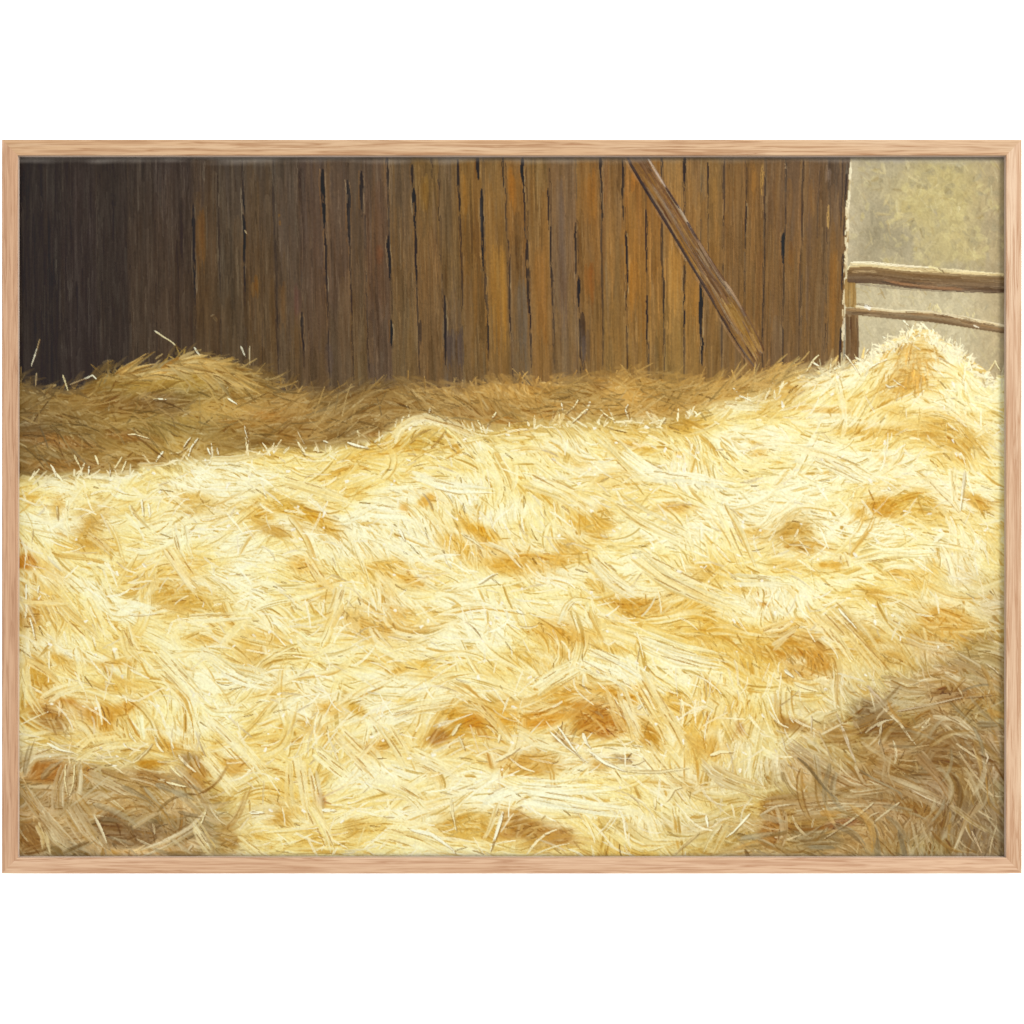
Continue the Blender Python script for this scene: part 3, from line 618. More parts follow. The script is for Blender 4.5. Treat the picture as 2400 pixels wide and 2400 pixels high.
SHAD = np.clip(lr + ll, 0, 1)
PATCH = [  # x, y, rx, ry, degrees, colour, strength
    (208, 1235, 34, 42, 40, (196, 146, 62), .8), (475, 1186, 66, 26, 15, (206, 164, 84), .8), (440, 1165, 36, 18, 0, (214, 166, 76), .6), (133, 1192, 16, 30, 20, (208, 156, 64), .7), (58, 1313, 30, 22, 10, (188, 118, 34), .95), (124, 1344, 34, 20, 25, (218, 166, 68), .8),
    (413, 1403, 74, 36, 10, (202, 152, 62), .85), (70, 1445, 30, 46, 0, (182, 130, 62), .85), (110, 1400, 30, 40, 20, (222, 176, 90), .6), (615, 1215, 44, 16, 30, (214, 164, 70), .8), (356, 1335, 46, 14, 10, (232, 190, 96), .6), (440, 1340, 30, 16, 0, (228, 184, 98), .6),
    (698, 1198, 66, 24, 28, (208, 158, 58), .85), (752, 1224, 50, 18, 30, (210, 156, 54), .8), (640, 1245, 38, 13, 10, (188, 138, 60), .8), (998, 1032, 54, 28, -10, (204, 164, 84), .9), (1067, 1052, 16, 12, 40, (206, 152, 58), .8), (713, 1322, 34, 22, 15, (220, 168, 78), .85), (762, 1372, 24, 13, 20, (218, 162, 60), .8),
    (1002, 1170, 22, 12, -30, (214, 152, 48), .85), (946, 1189, 11, 9, 0, (212, 146, 52), .8), (1132, 1257, 70, 24, 35, (216, 158, 48), .95), (1080, 1284, 56, 22, 20, (222, 168, 66), .8), (1179, 1325, 52, 18, 10, (214, 156, 56), .85), (915, 1335, 62, 22, 5, (222, 172, 78), .75), (972, 1365, 40, 14, 10, (214, 160, 70), .7),
    (924, 1422, 26, 46, -25, (210, 150, 56), .85), (868, 1461, 90, 40, 10, (210, 160, 76), .85), (722, 1447, 40, 26, 0, (226, 198, 124), .7), (1000, 1450, 60, 22, 0, (226, 184, 98), .6), (1480, 1043, 30, 9, 15, (214, 160, 66), .8), (1519, 1053, 24, 8, 15, (218, 166, 62), .8), (1590, 1062, 14, 6, 0, (218, 160, 60), .7),
    (1374, 1228, 50, 28, 15, (214, 164, 70), .85), (1412, 1216, 24, 32, -30, (210, 158, 62), .7), (1573, 1189, 34, 11, 0, (206, 150, 62), .8), (1560, 1218, 30, 10, 25, (226, 178, 90), .6), (1333, 1276, 40, 22, 15, (212, 164, 80), .75), (1231, 1313, 80, 22, 5, (214, 160, 68), .8), (1495, 1416, 76, 22, 3, (204, 150, 62), .9), (1433, 1380, 40, 18, 10, (214, 170, 88), .6),
    (1590, 1400, 50, 26, 35, (218, 170, 78), .8), (1650, 1432, 30, 66, -30, (214, 164, 68), .85), (1318, 1470, 54, 26, 15, (210, 154, 62), .85), (1768, 1037, 20, 6, 10, (220, 168, 74), .7), (1775, 1061, 20, 9, 0, (218, 164, 70), .7), (1768, 1250, 26, 22, 0, (214, 166, 78), .7), (1734, 1386, 40, 12, 5, (218, 172, 84), .7), (1430, 1130, 60, 20, 0, (228, 186, 104), .5), (1450, 1105, 36, 10, 0, (230, 190, 108), .5), (1295, 1065, 40, 8, 5, (228, 182, 90), .6), (1355, 1085, 24, 16, 30, (224, 178, 88), .5),
    (2143, 850, 50, 66, 12, (208, 156, 68), .75), (2120, 895, 60, 30, -20, (204, 152, 70), .6), (2044, 1010, 100, 14, 3, (214, 166, 78), .85), (2230, 1024, 90, 34, 8, (208, 164, 86), .85), (2200, 975, 50, 12, 5, (222, 176, 88), .6), (1930, 962, 60, 8, 5, (216, 162, 74), .7), (1850, 920, 40, 16, -20, (214, 162, 76), .6),
    (2069, 1187, 38, 28, 15, (198, 138, 40), .95), (2160, 1178, 72, 40, 28, (214, 168, 76), .85), (2292, 1176, 36, 18, 42, (208, 154, 60), .9), (2020, 1210, 30, 12, 40, (212, 158, 58), .7), (1858, 1250, 44, 44, 20, (190, 140, 56), .9), (1890, 1284, 48, 14, 5, (198, 146, 62), .85), (1958, 1326, 18, 14, 0, (214, 158, 60), .8), (1930, 1324, 10, 8, 0, (214, 154, 50), .8), (1830, 1320, 30, 12, 10, (222, 174, 84), .6), (2097, 1342, 26, 12, 0, (222, 170, 84), .7),
    (2168, 1337, 44, 16, -20, (226, 184, 100), .6), (2070, 1075, 24, 10, 20, (220, 170, 84), .7), (2110, 1090, 20, 10, 30, (224, 178, 92), .6), (2215, 1458, 70, 36, 10, (204, 150, 66), .8), (1789, 1415, 32, 9, 5, (206, 146, 58), .85), (2320, 1400, 9, 9, 0, (204, 160, 92), .8), (1870, 1465, 70, 16, 5, (222, 176, 92), .6), (2005, 1470, 70, 22, 30, (196, 154, 88), .8), (2230, 1290, 36, 10, 0, (228, 188, 104), .6),
    (93, 1586, 30, 52, -30, (200, 146, 52), .9), (142, 1546, 34, 14, 15, (206, 152, 54), .8), (164, 1664, 64, 26, 8, (182, 116, 36), .95), (239, 1682, 48, 34, -35, (196, 136, 46), .9), (298, 1657, 34, 16, -10, (200, 138, 44), .85), (130, 1697, 50, 28, 20, (158, 110, 54), .85), (257, 1556, 46, 12, 0, (208, 152, 60), .8), (490, 1502, 56, 14, 10, (206, 152, 56), .85), (600, 1508, 44, 30, 20, (214, 160, 60), .85), (600, 1540, 40, 22, 30, (204, 156, 72), .7),
    (397, 1747, 62, 22, 5, (204, 146, 48), .9), (111, 1808, 56, 30, -5, (166, 106, 46), .95), (350, 1792, 36, 15, 0, (190, 132, 36), .9), (350, 1824, 80, 26, 8, (152, 108, 58), .85), (444, 1782, 40, 24, 20, (152, 118, 84), .85), (462, 1814, 24, 40, 0, (172, 118, 52), .8), (257, 1930, 30, 36, 0, (116, 78, 44), .9), (320, 1968, 70, 26, -10, (122, 88, 58), .85), (71, 1962, 34, 44, 20, (132, 88, 44), .9), (537, 1968, 22, 46, -15, (164, 120, 62), .8), (549, 1797, 24, 30, -30, (196, 140, 58), .8), (205, 1812, 14, 20, 0, (176, 118, 50), .8), (420, 1960, 40, 40, 0, (140, 108, 72), .6), (180, 1900, 36, 30, 0, (140, 104, 62), .5),
    (775, 1663, 42, 20, 15, (212, 156, 58), .9), (840, 1668, 42, 17, 32, (202, 148, 40), .9), (955, 1642, 34, 12, 0, (222, 172, 60), .8), (1086, 1704, 92, 54, -8, (200, 142, 44), .95), (1027, 1726, 28, 22, 0, (164, 106, 36), .9), (1110, 1690, 26, 22, 0, (196, 128, 36), .8), (1112, 1735, 22, 14, 0, (228, 182, 66), .7), (1205, 1680, 44, 30, 15, (212, 154, 54), .85), (930, 1574, 28, 9, -15, (214, 158, 54), .85), (971, 1558, 44, 12, 5, (224, 174, 70), .8), (880, 1752, 40, 24, -30, (210, 160, 82), .8), (753, 1872, 11, 20, -20, (176, 118, 64), .85), (654, 1917, 42, 24, 0, (198, 144, 58), .9), (729, 1950, 36, 18, 5, (214, 170, 86), .8), (827, 1942, 20, 26, 0, (202, 158, 82), .8), (1014, 1884, 34, 22, 0, (220, 174, 80), .75), (1086, 1937, 92, 34, 0, (202, 152, 62), .85), (1204, 1937, 32, 34, 20, (172, 116, 58), .9), (1198, 1784, 46, 22, 5, (208, 150, 62), .85), (660, 1620, 60, 20, 0, (226, 180, 90), .6), (640, 1500, 30, 30, 0, (214, 164, 74), .6), (720, 1700, 60, 16, 25, (206, 160, 90), .6), (1010, 1810, 40, 14, 30, (214, 166, 86), .6),
    (1330, 1487, 50, 24, 10, (210, 154, 60), .85), (1424, 1521, 34, 13, 5, (218, 170, 76), .8), (1320, 1532, 30, 10, 40, (206, 156, 78), .7), (1280, 1560, 40, 16, 20, (220, 176, 92), .6), (1386, 1664, 120, 54, 8, (202, 142, 46), .95), (1402, 1698, 76, 36, 15, (180, 116, 40), .9), (1464, 1778, 40, 15, 10, (152, 112, 76), .85), (1315, 1732, 34, 14, 30, (162, 116, 70), .85), (1523, 1722, 24, 46, -18, (188, 130, 42), .9), (1489, 1626, 17, 24, -20, (206, 146, 46), .85), (1635, 1713, 68, 42, 30, (214, 164, 68), .85), (1672, 1752, 40, 24, 20, (206, 152, 66), .8), (1666, 1614, 40, 22, 40, (212, 164, 72), .75), (1402, 1792, 34, 18, 15, (198, 142, 56), .85), (1246, 1950, 46, 32, 30, (158, 108, 50), .9), (1309, 1962, 40, 20, 10, (164, 108, 46), .85), (1270, 1690, 60, 20, 0, (206, 142, 52), .85), (1250, 1780, 60, 28, 10, (196, 142, 62), .8), (1464, 1937, 60, 26, 20, (198, 162, 98), .6), (1600, 1840, 60, 26, 10, (200, 160, 98), .6), (1735, 1705, 12, 18, -20, (176, 118, 54), .8), (1725, 1635, 14, 14, 0, (214, 158, 58), .7),
    (1904, 1549, 56, 40, 20, (192, 134, 54), .9), (1860, 1575, 30, 20, 0, (196, 142, 64), .7), (1858, 1698, 46, 18, 15, (152, 104, 48), .85), (2044, 1679, 44, 46, 0, (116, 86, 56), .9), (2090, 1713, 60, 26, 20, (130, 92, 52), .85), (2230, 1626, 60, 24, -8, (132, 90, 50), .9), (2246, 1828, 46, 46, 30, (140, 104, 60), .85), (2290, 1760, 50, 40, 30, (138, 106, 74), .8), (1808, 1940, 34, 56, 10, (150, 98, 46), .9), (1930, 1965, 70, 26, 0, (138, 112, 82), .85), (1980, 1930, 46, 12, -10, (140, 88, 62), .6), (2150, 1900, 80, 24, 20, (140, 98, 48), .8), (2310, 1960, 60, 46, 0, (122, 96, 74), .9), (2100, 1790, 46, 26, 0, (140, 100, 52), .7), (2200, 1750, 40, 40, 0, (132, 94, 56), .7), (1960, 1720, 40, 26, 30, (146, 104, 56), .7), (2040, 1780, 30, 44, 0, (150, 108, 56), .6), (2160, 1500, 60, 20, 10, (190, 140, 62), .7), (2300, 1560, 50, 60, 0, (156, 128, 84), .6), (2080, 1545, 40, 20, 0, (188, 142, 72), .6), (2200, 1590, 60, 20, 20, (166, 128, 76), .6),
    (300, 955, 90, 24, 5, (132, 94, 48), .7), (370, 948, 60, 30, 10, (126, 92, 54), .7), (410, 960, 60, 22, 5, (120, 92, 62), .7), (620, 974, 60, 12, 10, (166, 108, 46), .7), (560, 990, 60, 14, 5, (160, 112, 52), .6), (130, 1035, 90, 16, 8, (142, 92, 44), .75), (310, 1025, 60, 10, 5, (142, 94, 46), .7), (140, 1090, 110, 16, 3, (148, 104, 54), .8), (350, 1075, 70, 14, -5, (148, 106, 54), .7), (70, 1000, 30, 40, 0, (112, 84, 56), .6), (430, 880, 110, 26, 8, (184, 148, 78), .75), (350, 900, 60, 20, -10, (172, 134, 66), .7), (560, 905, 60, 22, 20, (164, 126, 66), .5), (270, 905, 50, 16, 10, (150, 114, 56), .6),
    (840, 935, 110, 12, 6, (136, 102, 62), .6), (1100, 965, 60, 14, 10, (156, 118, 76), .6), (870, 1018, 26, 8, 0, (170, 114, 56), .7), (1410, 902, 32, 16, 5, (150, 104, 52), .75), (1500, 958, 120, 16, 0, (186, 138, 72), .6), (1680, 930, 60, 14, -8, (192, 140, 66), .6), (1170, 985, 40, 8, 0, (176, 120, 54), .6), (1290, 975, 50, 8, 0, (184, 130, 60), .6), (1850, 925, 50, 22, -25, (196, 150, 76), .5)]
for x, y, rx, ry, dg, c, s in PATCH:
    R = max(rx, ry) * 2.6
    i0, i1 = max(0, int((x - R - CX0) / ST)), min(NW, int((x + R - CX0) / ST) + 1)
    j0, j1 = max(0, int((y - R - CY0) / ST)), min(NH, int((y + R - CY0) / ST) + 1)
    if i0 >= i1 or j0 >= j1: continue
    gx, gy = GX[j0:j1, i0:i1] - x, GY[j0:j1, i0:i1] - y
    ca, sa = math.cos(math.radians(dg)), math.sin(math.radians(dg))
    d = np.hypot((gx * ca + gy * sa) / rx, (-gx * sa + gy * ca) / ry) + .16 * n1[j0:j1, i0:i1] + .10 * n3[j0:j1, i0:i1]
    if y > float(SUN_TOP(x)) + 40 and SHAD[min(NH - 1, int((y - CY0) / ST)), min(NW - 1, int((x - CX0) / ST))] < .3:
        hm = np.clip((2.2 - d) / 1.3, 0, 1) * .30 * s
        PLAN[j0:j1, i0:i1] += (rgb(236, 196, 104) - PLAN[j0:j1, i0:i1]) * hm[..., None]
        dc = np.hypot((gx * ca + gy * sa) / (rx * 1.15), (-gx * sa + gy * ca + ry * 1.35) / (ry * .62))
        PLAN[j0:j1, i0:i1] += (rgb(254, 249, 212) - PLAN[j0:j1, i0:i1]) * (np.clip(1.3 - dc, 0, 1) * .55)[..., None]
    m = np.clip((1.28 - d) / .72, 0, 1) ** 1.15 * s
    PLAN[j0:j1, i0:i1] += (rgb(*c) * np.array([1.04, 1.06, .94], np.float32) - PLAN[j0:j1, i0:i1]) * m[..., None]
PLAN = np.clip(PLAN, 0, 1)

# the flow plan (angle of the straw; y runs down)
ang = np.radians(24 + 16 * blurred((NH, NW), 70, 110, 41) + 21 * blurred((NH, NW), 26, 36, 42))
ang += np.radians(10) * np.clip((GY - 1300) / 500, 0, 1) - np.radians(14) * np.clip((1250 - GY) / 200, 0, 1)
MOUNDS = [(420, 900, 200, 90, 1.0), (1000, 1045, 110, 80, 1.0), (2150, 900, 150, 160, 1.1), (420, 1380, 110, 70, .8), (2130, 1200, 140, 80, .9), (1860, 1270, 90, 90, .9), (1090, 1730, 130, 100, 1.0), (1400, 1720, 170, 120, 1.0),
          (140, 1830, 120, 90, 1.0), (330, 1850, 170, 110, .9), (1640, 1420, 110, 80, .8), (1080, 1980, 160, 70, .9), (1560, 1230, 90, 60, .8), (700, 1260, 110, 60, .7), (2050, 1330, 130, 60, .7), (900, 1950, 130, 60, .8), (1270, 1960, 100, 60, .8), (490, 1520, 90, 50, .7), (600, 1880, 90, 120, .6)]
for x, y, rx, ry, s in MOUNDS:
    dx, dy = (GX - x) / rx, (GY - y) / ry
    m = np.exp(-(np.hypot(dx, dy) / 1.15) ** 4) * s
    a = np.arctan2(dx * ry * 1.5, rx)                                  # drapes down on both sides
    m = np.clip(m, 0, 1)
    ang = ang * (1 - m) + a * m
CA, SA = np.cos(ang).astype(np.float32), np.sin(ang).astype(np.float32)

def follow(x, y, L, off, n=6, curl=0.0):
    xs, ys = [x], [y]
    st = L / n
    for _ in range(n):
        co, so = math.cos(off), math.sin(off); off += curl
        i = min(NW - 1, max(0, int((x - CX0) / ST))); j = min(NH - 1, max(0, int((y - CY0) / ST)))
        c, s = CA[j, i], SA[j, i]
        x += st * (c * co - s * so); y += st * (s * co + c * so)
        xs.append(x); ys.append(y)
    return xs, ys
def plan_at(x, y):
    return PLAN[min(NH - 1, max(0, int((y - CY0) / ST))), min(NW - 1, max(0, int((x - CX0) / ST)))]
def lum(c): return .3 * c[0] + .59 * c[1] + .11 * c[2]

def straw_pass(n, wr, Lr, amp, alpha, jit, offs, h, dry, plan=.5, ymin=0):
    """n strokes from the back of the field to the front."""
    ys = np.sort(rng.uniform(0, 1, n))
    for q in ys:
        x = rng.uniform(20, 2360)
        top = float(STRAW_TOP(x))
        y = top + 4 + (2030 - top) * q
        if y < ymin: continue
        sc = .55 + .6 * np.clip((y - 900) / 1000, 0, 1)
        w = rng.uniform(*wr) * sc; L = rng.uniform(*Lr) * sc
        c = plan_at(x, y)
        xs, yy = follow(x, y, L, rng.normal(0, offs), 6, rng.normal(0, .05))
        mx, my = xs[3], yy[3]
        c = .45 * c + .55 * plan_at(mx, my)
        if lum(plan_at(xs[-1], yy[-1])) < lum(c) - .16 or lum(plan_at(x, y)) < lum(c) - .16:
            if rng.random() < .75: continue
        sh_ = float(SHAD[min(NH - 1, max(0, int((my - CY0) / ST))), min(NW - 1, max(0, int((mx - CX0) / ST)))])
        if sh_ > .4 and wr[1] < 15 and rng.random() < .55: continue
        if my < float(SUN_TOP(mx)) + 4: hl = .26
        else: hl = .55 - .30 * float(SHAD[min(NH - 1, max(0, int((my - CY0) / ST))), min(NW - 1, max(0, int((mx - CX0) / ST)))])
        if my < float(STRAW_TOP(mx)) + 2: continue
        lit = my > float(SUN_TOP(mx)) + 4
        g = rng.normal(.03 if lit else 0, jit * (1 if lit else .6))
        c = np.clip(c + (np.array([1, .965, .78]) - c) * min(.8, g * 1.6) if g > 0 else c * (1 + g * np.array([.30, .55, 1.25])), 0, 1)
        w = min(w, 2.2 * max(3, my - float(STRAW_TOP(mx))))
        paint(xs, yy, w, c, STRAW, amp=amp * (1 if lit else .85), alpha=alpha, h=h, taper=.3, dry=dry, hl=hl, plan=plan, groove=.72 if lit else .5,
              dark=c * (np.array([.90, .80, .58]) if lit else np.array([.84, .77, .64])))

# ground coat
gc = GY > STRAW_TOP(GX) + 12
COL[gc] = PLAN[gc]; RID[gc] = STRAW
for q in np.sort(rng.uniform(0, 1, 5200)):
    x = rng.uniform(20, 2360); top = float(STRAW_TOP(x)); y = top + 6 + (2020 - top) * q
    xs, yy = follow(x - 30, y, rng.uniform(60, 90), rng.normal(0, .2))
    if min(b - float(STRAW_TOP(a)) for a, b in zip(xs, yy)) < 9: continue
    paint(xs, yy, rng.uniform(18, 30), plan_at(x, y), STRAW, amp=.25, alpha=1, h=.3, taper=.2, dry=.1, plan=.7)
straw_pass(4200, (20, 40), (100, 210), .62, 1.0, .07, .22, .7, .45, .72)
straw_pass(4200, (12, 26), (70, 170), .68, .95, .09, .32, .8, .55, .65)
straw_pass(5200, (4, 10), (50, 150), .45, .65, .12, .45, .8, .6, .5)

def comb_pass(n, y0, wr, Lr, spread):
    for q in np.sort(rng.uniform(0, 1, n)):
        x = rng.uniform(20, 2360); y = y0 + (2010 - y0) * q
        if y < float(SUN_TOP(x)) + 40: continue
        c = plan_at(x, y)
        xs, yy = follow(x, y, rng.uniform(*Lr), rng.normal(0, spread), 6, rng.normal(0, .09))
        pe = plan_at(xs[-1], yy[-1])
        if abs(lum(pe) - lum(c)) > .11 or lum(c) < .68 and rng.random() < .6: continue
        c = c * .5 + pe * .5
        sh_ = float(SHAD[min(NH - 1, max(0, int((y - CY0) / ST))), min(NW - 1, max(0, int((x - CX0) / ST)))])
        g = max(-.08, rng.normal(.10, .16))
        tip = np.array([1, .972, .82]) * (1 - sh_) + rgb(204, 182, 138) * sh_
        c = np.clip(c + (tip - c) * g if g > 0 else c * (1 + g * np.array([.3, .5, 1.0])), 0, 1)
        paint(xs, yy, rng.uniform(*wr), c, STRAW, amp=.60, alpha=.88, h=1.0, taper=.25, dry=.6, hl=.6 - .3 * sh_, plan=.55, groove=.85, dark=c * np.array([.88, .77, .54]))
comb_pass(900, 1000, (9, 20), (80, 170), .45)
comb_pass(620, 1380, (14, 34), (110, 230), .55)

# fine ticks inside the ochre hollows, cool and warm
for _ in range(9000):
    x = rng.uniform(40, 2358); top = float(STRAW_TOP(x)); y = rng.uniform(top + 4, 2010)
    c = plan_at(x, y)
    if lum(c) > .77 or y < float(SUN_TOP(x)) and rng.random() < .6: continue
    xs, yy = follow(x, y, rng.uniform(10, 34), rng.normal(0, .7), 3)
    c = c * np.array([1, .97, .90]) * rng.uniform(.78, .95) if rng.random() < .55 else c + (np.array([.98, .88, .62]) - c) * rng.uniform(.1, .4)
    paint(xs, yy, rng.uniform(1.8, 3.6), c, STRAW, amp=.3, alpha=.75, h=.7, dry=.2)

# a thin glaze deepens the hollows again
pl = PLAN[..., 0] * .3 + PLAN[..., 1] * .59 + PLAN[..., 2] * .11
gl = soft(np.clip((.82 - pl) / .20, 0, 1), 4) * .50 * sun * (RID == STRAW)
COL = COL * (1 - gl[..., None]) + COL * gl[..., None] * np.clip(PLAN / np.maximum(np.stack([soft(COL[..., k], 9) for k in range(3)], -1), .05), .5, 1.15)
COL = np.clip(COL, 0, 1).astype(np.float32)

# single pale stalks and dark slits between strands
for _ in range(2000):
    x = rng.uniform(40, 2358); top = float(SUN_TOP(x)); y = rng.uniform(top + 6, 2010)
    c = plan_at(x, y); lu = lum(c)
    if rng.random() > (.75 if lu > .74 else .35): continue
    L = rng.uniform(16, 64) * (.6 + .6 * (y - 900) / 1100)
    xs, yy = follow(x, y, L * 1.3, rng.normal(0, .6), 6, rng.normal(0, .06))
    shade = np.clip(lr[min(NH - 1, int((y - CY0) / ST)), min(NW - 1, int((x - CX0) / ST))] + ll[min(NH - 1, int((y - CY0) / ST)), min(NW - 1, int((x - CX0) / ST))], 0, 1)
    cc = rgb(254, 248, 218) * (1 - shade) + rgb(208, 184, 136) * shade
    cc = cc * .7 + c * .3
    paint(xs, yy, rng.uniform(2.0, 4.8), cc * rng.normal(1, .02), STRAW, amp=.35, alpha=.9, h=1.0, taper=.5, dry=.3)
for _ in range(220):
    x = rng.uniform(40, 2358); top = float(SUN_TOP(x)); y = rng.uniform(top + 10, 2010)
    L = rng.uniform(10, 34)
    xs, yy = follow(x, y, L, rng.normal(0, .15), 3)
    c = plan_at(x, y) * np.array([.60, .50, .33])
    paint(xs, yy, rng.uniform(1.6, 3.0), c, STRAW, amp=.3, alpha=rng.uniform(.35, .85), h=.0, taper=.6, dry=.2)

# loose ends sticking up along the lit edge and along the foot of the barn
for _ in range(190):
    x = rng.uniform(40, 2355); y = float(SUN_TOP(x)) + rng.uniform(-2, 14)
    a = -1.57 + rng.normal(0, .75); L = 8 + 30 * rng.random() ** 2.2
    dx, dy = math.cos(a) * L, math.sin(a) * L
    if 1990 < x: L *= .7
    paint([x - dx * .3, x + dx * .4, x + dx], [y - dy * .3, y + dy * .4 + rng.normal(0, 2), y + dy], rng.uniform(2, 5), rgb(250, 238, 192) * rng.normal(1, .04), STRAW, amp=.4, alpha=.9, h=.9, taper=.75, dry=.2)
for _ in range(190):
    x = rng.uniform(40, 1990); y = float(STRAW_TOP(x)) + rng.uniform(-2, 14)
    a = -1.57 + rng.normal(.1, .95); L = rng.uniform(8, 34)
    dx, dy = math.cos(a) * L, math.sin(a) * L
    c = np.clip(plan_at(x, y + 12) * rng.uniform(.75, 1.18), 0, 1)
    paint([x - dx * .3, x + dx * .4, x + dx], [y - dy * .3, y + dy * .4 + rng.normal(0, 2), y + dy], rng.uniform(1.8, 3.6), c, STRAW, amp=.4, alpha=.75, h=.6, taper=.75, dry=.3, hl=.25)

for _ in range(700):                                      # the shaded straw melts softly into the wall
    x = rng.uniform(40, 1990); y = float(STRAW_TOP(x)) + rng.uniform(-12, 12)
    j = min(NH - 1, int((y - 26 - CY0) / ST)); i = min(NW - 1, int((x - CX0) / ST))
    c = COL[j, i] * .45 + plan_at(x, y + 14) * .55
    xs, yy = follow(x, y, rng.uniform(14, 46), rng.normal(0, .5), 4)
    paint(xs, yy, rng.uniform(5, 12), c, STRAW, amp=.3, alpha=.42, h=.3, taper=.6, dry=.7, hl=.2)

